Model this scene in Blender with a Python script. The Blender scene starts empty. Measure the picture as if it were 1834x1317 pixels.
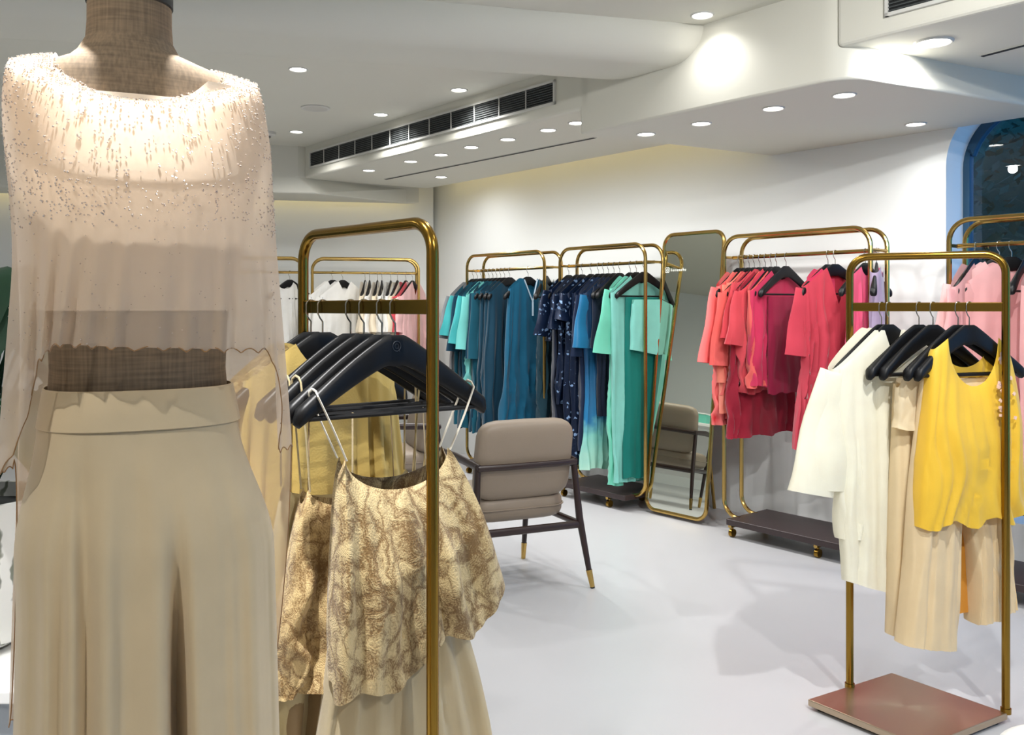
import bpy, bmesh, math, random
from mathutils import Vector, Matrix, noise

SC = bpy.context.scene
COL = SC.collection
PI = math.pi
R = math.radians
sin, cos = math.sin, math.cos

# ------------------------------------------------------------------ camera
F = 1600.0; H = 1.35; CX = 917.0; HY = 550.0
cam = bpy.data.cameras.new('camera'); co = bpy.data.objects.new('camera', cam); COL.objects.link(co)
co.location = (0, 0, H); co.rotation_euler = (R(90), 0, 0)
cam.sensor_width = 36; cam.lens = 36 * F / 1834.0
cam.shift_y = -(658.5 - HY) / 1834.0
cam.clip_start = 0.05
SC.camera = co

# wall frame: s runs along the long rack wall, t goes into the wall
P0 = (-.371, 7.38); dS = (.632, -.775); nT = (.775, .632)
ANG = math.atan2(dS[1], dS[0])
def st(s, t): return (P0[0] + dS[0]*s + nT[0]*t, P0[1] + dS[1]*s + nT[1]*t)
def s_at(px, t):
    r = (px - CX) / F; a, b = st(0, t)
    return (r*b - a) / (dS[0] - dS[1]*r)
def at(px, y, Z): return Vector(((px-CX)/F*Z, Z, H + (HY-y)/F*Z))
def atz(px, y, z):
    Z = (H - z)*F/(y - HY); return Vector(((px-CX)/F*Z, Z, z))

# ------------------------------------------------------------------ materials
MATS = {}
def nodes_of(name):
    m = bpy.data.materials.new(name); m.use_nodes = True
    nt = m.node_tree; return m, nt, nt.nodes['Principled BSDF'], nt.nodes['Material Output']
def lin(c):
    return tuple(((v/255.0)/12.92 if v <= 10 else (((v/255.0)+.055)/1.055)**2.4) for v in c) + (1,)
def plain(name, c, rough=.5, metal=0, vary=.06, scale=9, bump=0, bscale=60, coat=0, spec=None):
    if name in MATS: return MATS[name]
    m, nt, b, o = nodes_of(name); N = nt.nodes; L = nt.links
    b.inputs['Roughness'].default_value = rough; b.inputs['Metallic'].default_value = metal
    if coat: b.inputs['Coat Weight'].default_value = coat
    if spec is not None: b.inputs['Specular IOR Level'].default_value = spec
    tc = N.new('ShaderNodeTexCoord'); nz = N.new('ShaderNodeTexNoise'); nz.inputs['Scale'].default_value = scale
    nz.inputs['Detail'].default_value = 4
    L.new(tc.outputs['Object'], nz.inputs['Vector'])
    mx = N.new('ShaderNodeMix'); mx.data_type = 'RGBA'
    col = lin(c)
    mx.inputs[6].default_value = tuple(v*(1-vary) for v in col[:3]) + (1,)
    mx.inputs[7].default_value = tuple(min(1, v*(1+vary)) for v in col[:3]) + (1,)
    L.new(nz.outputs['Fac'], mx.inputs[0]); L.new(mx.outputs[2], b.inputs['Base Color'])
    if bump:
        n2 = N.new('ShaderNodeTexNoise'); n2.inputs['Scale'].default_value = bscale; n2.inputs['Detail'].default_value = 3
        L.new(tc.outputs['Object'], n2.inputs['Vector'])
        bp = N.new('ShaderNodeBump'); bp.inputs['Strength'].default_value = bump; bp.inputs['Distance'].default_value = .004
        L.new(n2.outputs['Fac'], bp.inputs['Height']); L.new(bp.outputs['Normal'], b.inputs['Normal'])
    MATS[name] = m; return m
def cloth(name, c, rough=.75, sheen=.25, vary=.10, alpha=1.0, transl=.25, bump=.15, shine=0):
    if name in MATS: return MATS[name]
    m = plain(name, c, rough, 0, vary, 14, bump, 220)
    nt = m.node_tree; N = nt.nodes; L = nt.links; b = N['Principled BSDF']; o = N['Material Output']
    b.inputs['Sheen Weight'].default_value = sheen
    b.inputs['Specular IOR Level'].default_value = .25 + shine
    out = b.outputs[0]
    if transl:
        tr = N.new('ShaderNodeBsdfTranslucent'); tr.inputs[0].default_value = lin(c)
        ms = N.new('ShaderNodeMixShader'); ms.inputs[0].default_value = transl
        L.new(out, ms.inputs[1]); L.new(tr.outputs[0], ms.inputs[2]); out = ms.outputs[0]
    if alpha < 1:
        tp = N.new('ShaderNodeBsdfTransparent'); ms = N.new('ShaderNodeMixShader'); ms.inputs[0].default_value = alpha
        L.new(tp.outputs[0], ms.inputs[1]); L.new(out, ms.inputs[2]); out = ms.outputs[0]
    L.new(out, o.inputs[0]); return m
def sequin(name, c1, c2, scale=160, thr=.93, rough=.35):
    if name in MATS: return MATS[name]
    m, nt, b, o = nodes_of(name); N = nt.nodes; L = nt.links
    tc = N.new('ShaderNodeTexCoord'); v = N.new('ShaderNodeTexVoronoi'); v.inputs['Scale'].default_value = scale
    L.new(tc.outputs['Object'], v.inputs['Vector'])
    sp = N.new('ShaderNodeSeparateColor'); L.new(v.outputs['Color'], sp.inputs[0])
    rp = N.new('ShaderNodeValToRGB'); e = rp.color_ramp.elements
    e[0].position = thr-.05; e[0].color = lin(c1); e[1].position = thr; e[1].color = lin(c2)
    L.new(sp.outputs[0], rp.inputs[0]); L.new(rp.outputs[0], b.inputs['Base Color'])
    b.inputs['Roughness'].default_value = rough; b.inputs['Metallic'].default_value = .35
    bp = N.new('ShaderNodeBump'); bp.inputs['Strength'].default_value = .8; bp.inputs['Distance'].default_value = .004
    L.new(sp.outputs[1], bp.inputs['Height']); L.new(bp.outputs['Normal'], b.inputs['Normal'])
    MATS[name] = m; return m
def brocade(name, ca, cb, scale=11.0):
    m, nt, b, o = nodes_of(name); N = nt.nodes; L = nt.links
    tc = N.new('ShaderNodeTexCoord')
    nz = N.new('ShaderNodeTexNoise'); nz.inputs['Scale'].default_value = scale*.7; nz.inputs['Detail'].default_value = 3; L.new(tc.outputs['Object'], nz.inputs['Vector'])
    mxv = N.new('ShaderNodeMix'); mxv.data_type = 'RGBA'; mxv.inputs[0].default_value = .16
    L.new(tc.outputs['Object'], mxv.inputs[6]); L.new(nz.outputs['Color'], mxv.inputs[7])
    mp = N.new('ShaderNodeMapping'); mp.inputs['Scale'].default_value = (1.7, 1.7, .75); mp.inputs['Rotation'].default_value = (0, R(24), 0)
    L.new(mxv.outputs[2], mp.inputs['Vector'])
    leaf = N.new('ShaderNodeTexVoronoi'); leaf.feature = 'DISTANCE_TO_EDGE'; leaf.inputs['Scale'].default_value = scale*1.5; L.new(mp.outputs[0], leaf.inputs['Vector'])
    vein = N.new('ShaderNodeTexWave'); vein.inputs['Scale'].default_value = scale*4.6; vein.inputs['Distortion'].default_value = 5; vein.inputs['Detail'].default_value = 2; L.new(mp.outputs[0], vein.inputs['Vector'])
    fine = N.new('ShaderNodeTexNoise'); fine.inputs['Scale'].default_value = scale*26; L.new(tc.outputs['Object'], fine.inputs['Vector'])
    lm = N.new('ShaderNodeMapRange'); lm.inputs[1].default_value = .0; lm.inputs[2].default_value = .22; L.new(leaf.outputs['Distance'], lm.inputs[0])
    a1 = N.new('ShaderNodeMath'); a1.operation = 'MULTIPLY_ADD'; L.new(vein.outputs['Fac'], a1.inputs[0]); a1.inputs[1].default_value = .16; a1.inputs[2].default_value = .42
    a2 = N.new('ShaderNodeMath'); a2.operation = 'MULTIPLY_ADD'; L.new(lm.outputs[0], a2.inputs[0]); a2.inputs[1].default_value = .42; L.new(a1.outputs[0], a2.inputs[2])
    a3 = N.new('ShaderNodeMath'); a3.operation = 'MULTIPLY_ADD'; L.new(fine.outputs['Fac'], a3.inputs[0]); a3.inputs[1].default_value = .85; L.new(a2.outputs[0], a3.inputs[2])
    a4 = N.new('ShaderNodeMath'); a4.operation = 'MULTIPLY_ADD'; L.new(nz.outputs['Fac'], a4.inputs[0]); a4.inputs[1].default_value = 1.0; L.new(a3.outputs[0], a4.inputs[2])
    mr = N.new('ShaderNodeMapRange'); mr.inputs[1].default_value = 1.38; mr.inputs[2].default_value = 2.02; L.new(a4.outputs[0], mr.inputs[0])
    rp = N.new('ShaderNodeValToRGB'); e = rp.color_ramp.elements
    e[0].position = .0; e[0].color = lin(cb); e[1].position = .8; e[1].color = lin(ca)
    L.new(mr.outputs[0], rp.inputs[0]); L.new(rp.outputs[0], b.inputs['Base Color'])
    b.inputs['Roughness'].default_value = .5; b.inputs['Metallic'].default_value = .12; b.inputs['Sheen Weight'].default_value = .2
    bp = N.new('ShaderNodeBump'); bp.inputs['Strength'].default_value = .5; bp.inputs['Distance'].default_value = .003
    L.new(a3.outputs[0], bp.inputs['Height']); L.new(bp.outputs['Normal'], b.inputs['Normal'])
    return m
def spotted(name, base, spot, scale=14, edge=.22):
    m, nt, b, o = nodes_of(name); N = nt.nodes; L = nt.links
    tc = N.new('ShaderNodeTexCoord'); v = N.new('ShaderNodeTexVoronoi'); v.inputs['Scale'].default_value = scale
    L.new(tc.outputs['Object'], v.inputs['Vector'])
    rp = N.new('ShaderNodeValToRGB'); e = rp.color_ramp.elements
    e[0].position = edge*.6; e[0].color = lin(spot); e[1].position = edge*1.6; e[1].color = lin(base)
    L.new(v.outputs['Distance'], rp.inputs[0]); L.new(rp.outputs[0], b.inputs['Base Color'])
    b.inputs['Roughness'].default_value = .7; return m
def ombre(name, stops, z0, z1):
    m, nt, b, o = nodes_of(name); N = nt.nodes; L = nt.links
    tc = N.new('ShaderNodeTexCoord'); sx = N.new('ShaderNodeSeparateXYZ'); L.new(tc.outputs['Object'], sx.inputs[0])
    nz = N.new('ShaderNodeTexNoise'); nz.inputs['Scale'].default_value = 12; L.new(tc.outputs['Object'], nz.inputs['Vector'])
    ad = N.new('ShaderNodeMath'); ad.operation = 'MULTIPLY_ADD'; ad.inputs[1].default_value = .2; L.new(nz.outputs['Fac'], ad.inputs[0]); L.new(sx.outputs[2], ad.inputs[2])
    mr = N.new('ShaderNodeMapRange'); mr.inputs[1].default_value = z0+.1; mr.inputs[2].default_value = z1+.1; L.new(ad.outputs[0], mr.inputs[0])
    rp = N.new('ShaderNodeValToRGB'); cr = rp.color_ramp
    cr.elements[0].position = stops[0][0]; cr.elements[0].color = lin(stops[0][1])
    cr.elements[1].position = stops[-1][0]; cr.elements[1].color = lin(stops[-1][1])
    for p, c in stops[1:-1]:
        q = cr.elements.new(p); q.color = lin(c)
    L.new(mr.outputs[0], rp.inputs[0]); L.new(rp.outputs[0], b.inputs['Base Color']); b.inputs['Roughness'].default_value = .6
    return m
def emis(name, c, s):
    m, nt, b, o = nodes_of(name)
    b.inputs['Emission Color'].default_value = lin(c); b.inputs['Emission Strength'].default_value = s; b.inputs['Base Color'].default_value = (.8, .8, .8, 1)
    return m
def glass(name, gloss=.12, tint=(1, 1, 1, 1)):
    m, nt, b, o = nodes_of(name); N = nt.nodes; L = nt.links
    tp = N.new('ShaderNodeBsdfTransparent'); tp.inputs[0].default_value = tint
    gl = N.new('ShaderNodeBsdfGlossy'); gl.inputs['Roughness'].default_value = .0
    ms = N.new('ShaderNodeMixShader'); ms.inputs[0].default_value = gloss
    L.new(tp.outputs[0], ms.inputs[1]); L.new(gl.outputs[0], ms.inputs[2]); L.new(ms.outputs[0], o.inputs[0]); return m
def linen(name, c):
    m, nt, b, o = nodes_of(name); N = nt.nodes; L = nt.links
    tc = N.new('ShaderNodeTexCoord'); fs = []
    for sc_ in ((14, 14, 260), (260, 260, 10)):
        mp = N.new('ShaderNodeMapping'); mp.inputs['Scale'].default_value = sc_; L.new(tc.outputs['Object'], mp.inputs[0])
        nz = N.new('ShaderNodeTexNoise'); nz.inputs['Scale'].default_value = 1; nz.inputs['Detail'].default_value = 2; L.new(mp.outputs[0], nz.inputs['Vector']); fs.append(nz)
    ad = N.new('ShaderNodeMath'); ad.operation = 'ADD'; L.new(fs[0].outputs['Fac'], ad.inputs[0]); L.new(fs[1].outputs['Fac'], ad.inputs[1])
    rp = N.new('ShaderNodeValToRGB'); e = rp.color_ramp.elements; k = lin(c)
    e[0].position = .7/2; e[0].color = tuple(v*.7 for v in k[:3]) + (1,); e[1].position = 1.3/2; e[1].color = tuple(min(1, v*1.25) for v in k[:3]) + (1,)
    hf = N.new('ShaderNodeMath'); hf.operation = 'MULTIPLY'; hf.inputs[1].default_value = .5; L.new(ad.outputs[0], hf.inputs[0])
    L.new(hf.outputs[0], rp.inputs[0]); L.new(rp.outputs[0], b.inputs['Base Color']); b.inputs['Roughness'].default_value = .85
    return m
def brass(name, c, rough, aniso=0):
    m = plain(name, c, rough, 1, .05, 4)
    b = m.node_tree.nodes['Principled BSDF']; b.inputs['Anisotropic'].default_value = aniso
    return m

M_WALL = plain('wall_paint', (228, 230, 228), .7, 0, .015, 2)
M_CEIL = plain('ceiling_paint', (212, 210, 198), .75, 0, .015, 2)
M_FLOOR = plain('micro_cement', (187, 187, 189), .32, 0, .03, 3, .04, 8)
M_GOLD = brass('dark_brass', (152, 118, 50), .22)
M_GOLD2 = brass('bright_brass', (190, 158, 92), .2)
M_PLATE = brass('brushed_copper_brass', (190, 170, 146), .3, .5)
M_BLACK = plain('black_lacquered_wood', (8, 8, 10), .45, 0, .2, 20, spec=.3)
M_TRAY = plain('dark_walnut_board', (52, 40, 40), .4, 0, .2, 6)
M_WOOD = plain('dark_wood', (40, 25, 22), .35, 0, .25, 12)
M_LEATHER = plain('taupe_leather', (132, 118, 102), .5, 0, .05, 8, .1, 300)
M_STEEL = brass('steel_wire', (190, 186, 176), .2)
M_WHITE = plain('white_lacquer', (240, 240, 238), .4, 0, .01)
M_VENT = plain('white_metal_trim', (205, 204, 198), .5, 0, .01)
M_DARK = plain('dark_void', (18, 20, 20), .7)
M_LENS = emis('lamp_lens', (255, 252, 246), 9)
M_LED = emis('warm_led_strip', (255, 228, 150), 3.2)
M_GLASS = glass('window_glass', .10, (.75, .9, .95, 1))
M_LEAF = plain('deep_green_leaf', (22, 62, 38), .4, 0, .35, 14)
M_NIGHT = plain('night_foliage', (12, 56, 36), .7, 0, .5, 3)

# ------------------------------------------------------------------ mesh builder
class MB:
    def __init__(s): s.v = []; s.f = []
    def add(s, vs, fs):
        k = len(s.v); s.v += [tuple(v) for v in vs]; s.f += [tuple(i+k for i in f) for f in fs]; return s
    def box(s, c, size, rz=0, M=None):
        x, y, z = (v/2 for v in size); vs = []
        for a in (-x, x):
            for b in (-y, y):
                for d in (-z, z):
                    p = Vector((a, b, d))
                    if M is not None: p = M @ p
                    if rz: p = Matrix.Rotation(rz, 3, 'Z') @ p
                    vs.append(p + Vector(c))
        return s.add(vs, [(0, 1, 3, 2), (4, 6, 7, 5), (0, 4, 5, 1), (2, 3, 7, 6), (0, 2, 6, 4), (1, 5, 7, 3)])
    def loft(s, rings, closed=True, cap=(False, False), wrap=False):
        n = len(rings[0]); vs = [p for r in rings for p in r]; fs = []
        m = len(rings)
        for i in range(m if wrap else m-1):
            a, b = i*n, ((i+1) % m)*n
            for j in range(n if closed else n-1):
                k = (j+1) % n
                fs.append((a+j, a+k, b+k, b+j))
        if cap[0]: fs.append(tuple(range(n))[::-1])
        if cap[1]: fs.append(tuple((m-1)*n+i for i in range(n)))
        return s.add(vs, fs)
    def tube(s, pts, r, n=10, cap=True, closed=False, flat=1.0):
        pts = [Vector(p) for p in pts]; m = len(pts); rings = []
        rr = r if isinstance(r, (list, tuple)) else [r]*m
        up = None
        for i in range(m):
            if closed: t = pts[(i+1) % m] - pts[i-1]
            else: t = pts[min(i+1, m-1)] - pts[max(i-1, 0)]
            t.normalize()
            if up is None:
                up = Vector((0, 0, 1)) if abs(t.z) < .9 else Vector((0, 1, 0))
            a = up - t*up.dot(t)
            if a.length < 1e-4: a = Vector((1, 0, 0)) - t*t.x
            a.normalize(); up = a; b = t.cross(a)
            rings.append([pts[i] + (a*cos(2*PI*k/n) + b*sin(2*PI*k/n)*flat)*rr[i] for k in range(n)])
        return s.loft(rings, True, (cap and not closed, cap and not closed), closed)
    def lathe(s, prof, c=(0, 0, 0), n=32, cap=(True, True)):
        rings = [[(c[0]+r*cos(2*PI*k/n), c[1]+r*sin(2*PI*k/n), c[2]+z) for k in range(n)] for r, z in prof]
        return s.loft(rings, True, cap)
    def prism(s, poly, z0, z1):
        return s.loft([[(x, y, z0) for x, y in poly], [(x, y, z1) for x, y in poly]], True, (True, True))
    def build(s, name, mat, parent=None, smooth=True, bevel=0, angle=35, subsurf=0):
        me = bpy.data.meshes.new(name); me.from_pydata(s.v, [], s.f); me.update()
        bm = bmesh.new(); bm.from_mesh(me); bmesh.ops.recalc_face_normals(bm, faces=bm.faces); bm.to_mesh(me); bm.free()
        me.materials.append(mat)
        o = bpy.data.objects.new(name, me); COL.objects.link(o)
        if parent: o.parent = parent
        if smooth:
            me.polygons.foreach_set('use_smooth', [True]*len(me.polygons))
            me.set_sharp_from_angle(angle=R(angle))
        if bevel:
            b = o.modifiers.new('bevel', 'BEVEL'); b.width = bevel; b.segments = 3; b.limit_method = 'ANGLE'; b.angle_limit = R(35)
        if subsurf:
            q = o.modifiers.new('sub', 'SUBSURF'); q.levels = subsurf; q.render_levels = subsurf
        return o
def tag(o, label=None, cat=None, group=None, kind=None):
    if label: o['label'] = label
    if cat: o['category'] = cat
    if group: o['group'] = group
    if kind: o['kind'] = kind
    return o
def empty(name, loc, rz=0, label=None, cat=None, group=None):
    o = bpy.data.objects.new(name, None); COL.objects.link(o); o.empty_display_size = .1
    o.location = loc; o.rotation_euler = (0, 0, rz); return tag(o, label, cat, group)
def copy_tree(o, parent=None):
    c = o.copy(); COL.objects.link(c)
    if parent: c.parent = parent
    for ch in list(o.children): copy_tree(ch, c)
    return c
def struct(o): o['kind'] = 'structure'; return o
ORD = ['first', 'second', 'third', 'fourth', 'fifth', 'sixth', 'seventh', 'eighth', 'ninth', 'tenth', 'eleventh', 'twelfth', 'thirteenth', 'fourteenth', 'fifteenth', 'sixteenth']
def ss(a, b, x):
    t = max(0, min(1, (x-a)/(b-a))); return t*t*(3-2*t)

# ------------------------------------------------------------------ room shell
struct(MB().prism([(-6.5, -4), (5.5, -4), (5.5, 10), (-6.5, 10)], -.1, 0).build('floor', M_FLOOR, smooth=False))
def sz_prism(mb, poly, t0, t1):        # polygon in (s,z) extruded along t
    r0 = [st(s, t0) + (z,) for s, z in poly]; r1 = [st(s, t1) + (z,) for s, z in poly]
    return mb.loft([r0, r1], True, (True, True))
T0, T1 = .48, .74
W0, W1, ZS, ZT, RA = 3.70, 5.35, .25, 2.45, .34
arch = [(W0 + RA - RA*cos(a), ZT - RA + RA*sin(a)) for a in [R(k*6) for k in range(16)]]
arch2 = [(W1 - RA + RA*sin(a), ZT - RA + RA*cos(a)) for a in [R(k*6) for k in range(16)]]
mb = MB()
sz_prism(mb, [(-1.25, 0), (W0, 0), (W0, 2.95), (-1.25, 2.95)], T0, T1)
sz_prism(mb, [(W1, 0), (6.9, 0), (6.9, 2.95), (W1, 2.95)], T0, T1)
sz_prism(mb, [(W0, 0), (W1, 0), (W1, ZS), (W0, ZS)], T0, T1)
sz_prism(mb, [(W0, 2.95)] + arch + arch2 + [(W1, 2.95)], T0, T1)
struct(mb.build('wall_back', M_WALL, smooth=False))
opening = [(W0, ZS)] + arch + arch2 + [(W1, ZS)]
mb = MB()
def sz_ring(poly, off, t):
    c = (sum(p[0] for p in poly)/len(poly), sum(p[1] for p in poly)/len(poly)); out = []
    for s, z in poly:
        ds, dz = s-c[0], z-c[1]
        out.append(st(s - off*(1 if ds > 0 else -1), t) + (z - off*(1 if dz > 0 else -1),))
    return out
win = struct(empty('window_1', st((W0+W1)/2, .7) + (ZS,)))
def wparent(o, p):
    o.parent = p; o.matrix_parent_inverse = Matrix.Translation(p.location).inverted() if p.rotation_euler.z == 0 else (Matrix.Translation(p.location) @ Matrix.Rotation(p.rotation_euler.z, 4, 'Z')).inverted(); return o
mb.loft([sz_ring(opening, 0, .68), sz_ring(opening, .035, .68), sz_ring(opening, .035, .73), sz_ring(opening, 0, .73)], True, (False, False), True)
M_FRAME = plain('window_frame_paint', (40, 78, 104), .5)
wparent(struct(mb.build('frame', M_FRAME, smooth=False)), win)
g = MB(); g.add([st(s, .70) + (z,) for s, z in opening], [tuple(range(len(opening)))])
wparent(struct(g.build('glass', M_GLASS, smooth=False)), win)

# back-left wall and the other walls
CW = (-.73, 8.53); wl = (-.97, -.22)
def wall_strip(name, a, b, thick, z0=0, z1=2.95, mat=M_WALL):
    v = Vector((b[0]-a[0], b[1]-a[1])); v.normalize(); nrm = Vector((-v.y, v.x))*thick
    return struct(MB().prism([a, b, (b[0]+nrm.x, b[1]+nrm.y), (a[0]+nrm.x, a[1]+nrm.y)], z0, z1).build(name, mat, smooth=False))
wall_strip('wall_far', (CW[0]-.02, CW[1]-.004), (CW[0]+wl[0]*5.6, CW[1]+wl[1]*5.6), -.2)
wall_strip('wall_left', (-5.9, 7.6), (-5.9, -3.6), -.2)
wall_strip('wall_rear', (-6.1, -3.6), (4.4, -3.6), -.2)
# right wall with an unseen window added to let in blue dusk light
mb = MB()
def yz_box(y0, y1, z0, z1): mb.box((4.3, (y0+y1)/2, (z0+z1)/2), (.2, y1-y0, z1-z0))
yz_box(-3.6, -.4, 0, 2.95); yz_box(2.2, 2.95, 0, 2.95); yz_box(-.4, 2.2, 0, .3); yz_box(-.4, 2.2, 2.35, 2.95)
struct(mb.build('wall_right', M_WALL, smooth=False))
added_win = struct(empty('added_window', (4.3, .9, .3)))
mb = MB()
for y, w in ((-.38, .04), (.9, .04), (2.18, .04)): mb.box((4.3, y, 1.325), (.06, w, 2.05))
for z in (.32, 2.33): mb.box((4.3, .9, z), (.06, 2.6, .04))
wparent(struct(mb.build('frame', M_FRAME, smooth=False)), added_win)
wparent(struct(MB().add([(4.3, -.4, .3), (4.3, 2.2, .3), (4.3, 2.2, 2.35), (4.3, -.4, 2.35)], [(0, 1, 2, 3)]).build('glass', M_GLASS, smooth=False)), added_win)

# main ceiling with the rounded dropped band
def cprof(s):
    if s < 1.95: return 2.71
    if s < 2.75: return 2.71 - .16*ss(1.95, 2.75, s)
    if s < 3.0: return 2.55
    if s < 3.2: return 2.55 + .16*(1 - math.sqrt(max(0, 1-((s-3.0)/.2)**2)))
    return 2.71
svals = [-8, -3] + [1.9 + .05*i for i in range(22)] + [3.0 + .2*sin(R(6*i)) for i in range(16)] + [3.2002, 5, 8]
mb = MB(); rows = []
for q in [i*.5 for i in range(0, 24)]:
    row = []
    for s_ in svals:
        row.append(st(s_ - .455*q, -.94 - q) + (cprof(s_),))
    rows.append(row)
mb.loft(rows, False)
cz = [(-7, -4.2), (4.5, -4.2), (4.5, 2.6), st(6.3, .745), st(-1.35, .745), (-7, 7.75)]
mb.prism(cz, 2.96, 3.0)
struct(mb.build('ceiling', M_CEIL, smooth=True, angle=50))

# soffits
def st_poly(p): return [st(*q) for q in p]
struct(MB().prism(st_poly([(-1.11, -.94), (2.42, -.94), (2.70, .25), (-.95, .25)]), 2.445, 2.96).build('trim_1', M_CEIL, smooth=False, bevel=.02))
fr = []
for k in range(9):
    a = R(k*10.0); fr.append((3.986 - .16 + .16*sin(a), -.94 + .16 - .16*cos(a)))
struct(MB().prism(st_poly([(2.34, -.94)] + fr + [(4.27, .50), (2.60, .50)]), 2.31, 2.96).build('trim_2', M_CEIL, smooth=True, angle=30, bevel=.012))
struct(MB().prism(st_poly([(3.90, -.938), (8, -.938), (8, .6), (4.1, .6)]), 2.445, 2.955).build('trim_3', M_CEIL, smooth=False, bevel=.02))
back = [(-.86, 8.34), (-6, 7.17)]
def dring(c, z): return [(-6, 6.75, z), (c[0], c[1], z), (-.98, 8.28, z), (back[0][0], back[0][1], z), (back[1][0], back[1][1], z)]
struct(MB().loft([dring((-1.64, 7.59), 2.31), dring((-1.81, 7.55), 2.445), dring((-1.81, 7.55), 2.96)], True, (True, True)).build('trim_4', M_CEIL, smooth=False, bevel=.015))
# warm strips hidden in the coves
def led(name, a, b, z, label):
    o = MB().tube([(a[0], a[1], z), (b[0], b[1], z)], .012, 8).build(name, M_LED); tag(o, label, 'light strip'); return o
led('light_strip', st(-.9, .285), st(2.5, .285), 2.50, 'warm yellow light strip hidden in the long ceiling recess above the teal rack')
bw = Vector((.22, -.97))*-.05
led('light_strip', (-.95, 8.35), (-5.0, 7.435), 2.40, 'warm yellow light strip in the recess over the white clothes rack')

# ------------------------------------------------------------------ ceiling fittings
lamp_proto = None
def spot(name, p, power, ang=100, blend=.6, tilt=(0, 0), size=.03, col=(1, .995, .985)):
    l = bpy.data.lights.new(name, 'SPOT'); l.energy = power; l.spot_size = R(ang); l.spot_blend = blend; l.shadow_soft_size = size; l.color = col
    o = bpy.data.objects.new(name, l); COL.objects.link(o); o.location = p
    o.rotation_euler = Vector((tilt[0], tilt[1], -1)).to_track_quat('-Z', 'Y').to_euler(); return o
def downlight(x, y, z, label, group, power=40, r=.044, ang=145, tilt=(0, 0)):
    global lamp_proto
    if lamp_proto is None:
        lamp_proto = empty('downlight', (0, 0, 0))
        MB().lathe([(.052, .0), (.056, -.006), (.060, -.007), (.064, -.004), (.066, .002)], n=28, cap=(False, False)).build('trim_ring', M_VENT, lamp_proto)
        MB().lathe([(.0005, -.0015), (.03, -.0022), (.053, -.0015)], n=28, cap=(True, False)).build('lens', M_LENS, lamp_proto)
        o = lamp_proto
    else: o = copy_tree(lamp_proto)
    o.location = (x, y, z); o.scale = (r/.052,)*3 if r != .052 else (1, 1, 1)
    tag(o, label, 'ceiling light', group)
    spot('lamp', (x, y, z-.025), power, ang, 1.0, tilt)
def dl_px(px, y, z, *a, **k):
    p = atz(px, y, z) if y > HY else at(px, y, (z-H)*F/(HY-y))
    
    downlight(p.x, p.y, z, *a, **k)
G1 = 'downlights in the flat ceiling'
dl_px(534, 124, 2.7095, 'round downlight in the ceiling nearest the mannequin neck', G1, power=45)
dl_px(822, 161, 2.7095, 'round downlight in the ceiling just above the right half of the long vent', G1, power=45)
dl_px(682, 205, 2.7095, 'round downlight in the ceiling just above the left half of the long vent', G1, power=45)
dl_px(531, 236, 2.7095, 'farthest round downlight in the flat ceiling, by the smoke detector', G1, power=40)
dl_px(1258, 27, 2.7095, 'round downlight beside the rounded end of the dropped ceiling band', G1, power=8)
G2 = 'downlights under the long vent'
TW = (nT[0]*.38, nT[1]*.38)
for i, (px, y) in enumerate([(660.6, 305), (735.6, 289), (790, 277), (844, 263.5), (909.5, 249.5), (981.7, 232.8), (1033, 220)]):
    dl_px(px, y, 2.4445, ORD[i] + ' downlight from the left in the row under the long vent', G2, power=21, tilt=TW)
dl_px(790, 317, 2.4445, 'single downlight between the dark slot and the glowing wall recess', G2, power=12, tilt=TW)
G3 = 'downlights in the lower ceiling step'
for i, (px, y) in enumerate([(1157, 240), (1256, 221), (1385, 194), (1512, 170)]):
    dl_px(px, y, 2.3095, ORD[i] + ' downlight from the left in the lower ceiling above the pink rack', G3, power=12, tilt=TW)
dl_px(1640, 222, 2.3095, 'bright downlight closest to the arched window', G3, power=8)
dl_px(1672, 75, 2.4445, 'large downlight under the right hand vent near the thin slot', G3, power=40, tilt=(-.45, .55), r=.062)
# unseen downlights around and behind the camera, added as fill except over the mannequin
for i, (x, y, w, t) in enumerate([(-.64, 1.46, 400, (0, 0)), (.15, 2.35, 32, (0, 0)), (1.2, 1.8, 120, (.15, .9)), (-1.0, -.2, 60, (0, .7)), (1.3, .2, 150, (.35, 1.0)), (2.6, 1.6, 30, (0, 0)),
                               (.3, 3.6, 24, (0, 0)), (-2.6, 2.2, 90, (0, 0)), (-3.2, 4.6, 110, (-.3, 0)), (-1.5, -1.8, 60, (0, 0)), (1.6, -1.6, 60, (0, 0)), (-4.2, .6, 50, (0, 0))]):
    downlight(x, y, 2.7095 if not (i == 99) else 2.55, 'unseen round downlight added in the flat ceiling outside the photographed corner', 'downlights out of view', power=w, ang=145 if i else 60, tilt=t)

def slot(a, b, z, label):
    v = Vector((b[0]-a[0], b[1]-a[1])); c = ((a[0]+b[0])/2, (a[1]+b[1])/2)
    e = empty('slot_diffuser', (c[0], c[1], z), math.atan2(v.y, v.x), label, 'air slot')
    MB().box((0, 0, -.001), (v.length, .030, .004)).build('rim', M_VENT, e, smooth=False)
    MB().box((0, 0, -.0035), (v.length-.01, .020, .003)).build('slot', M_DARK, e, smooth=False)
p = at(690, 321, 1.095*F/(HY-321)); q = at(1066, 246, 1.095*F/(HY-246)); slot(p, q, 2.4445, 'long thin dark air slot running beside the row of downlights')
p = at(1757, 100, 1.095*F/(HY-100)); slot(p, st(5.6, -.57), 2.4445, 'short dark air slot by the large downlight at top right')

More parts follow.
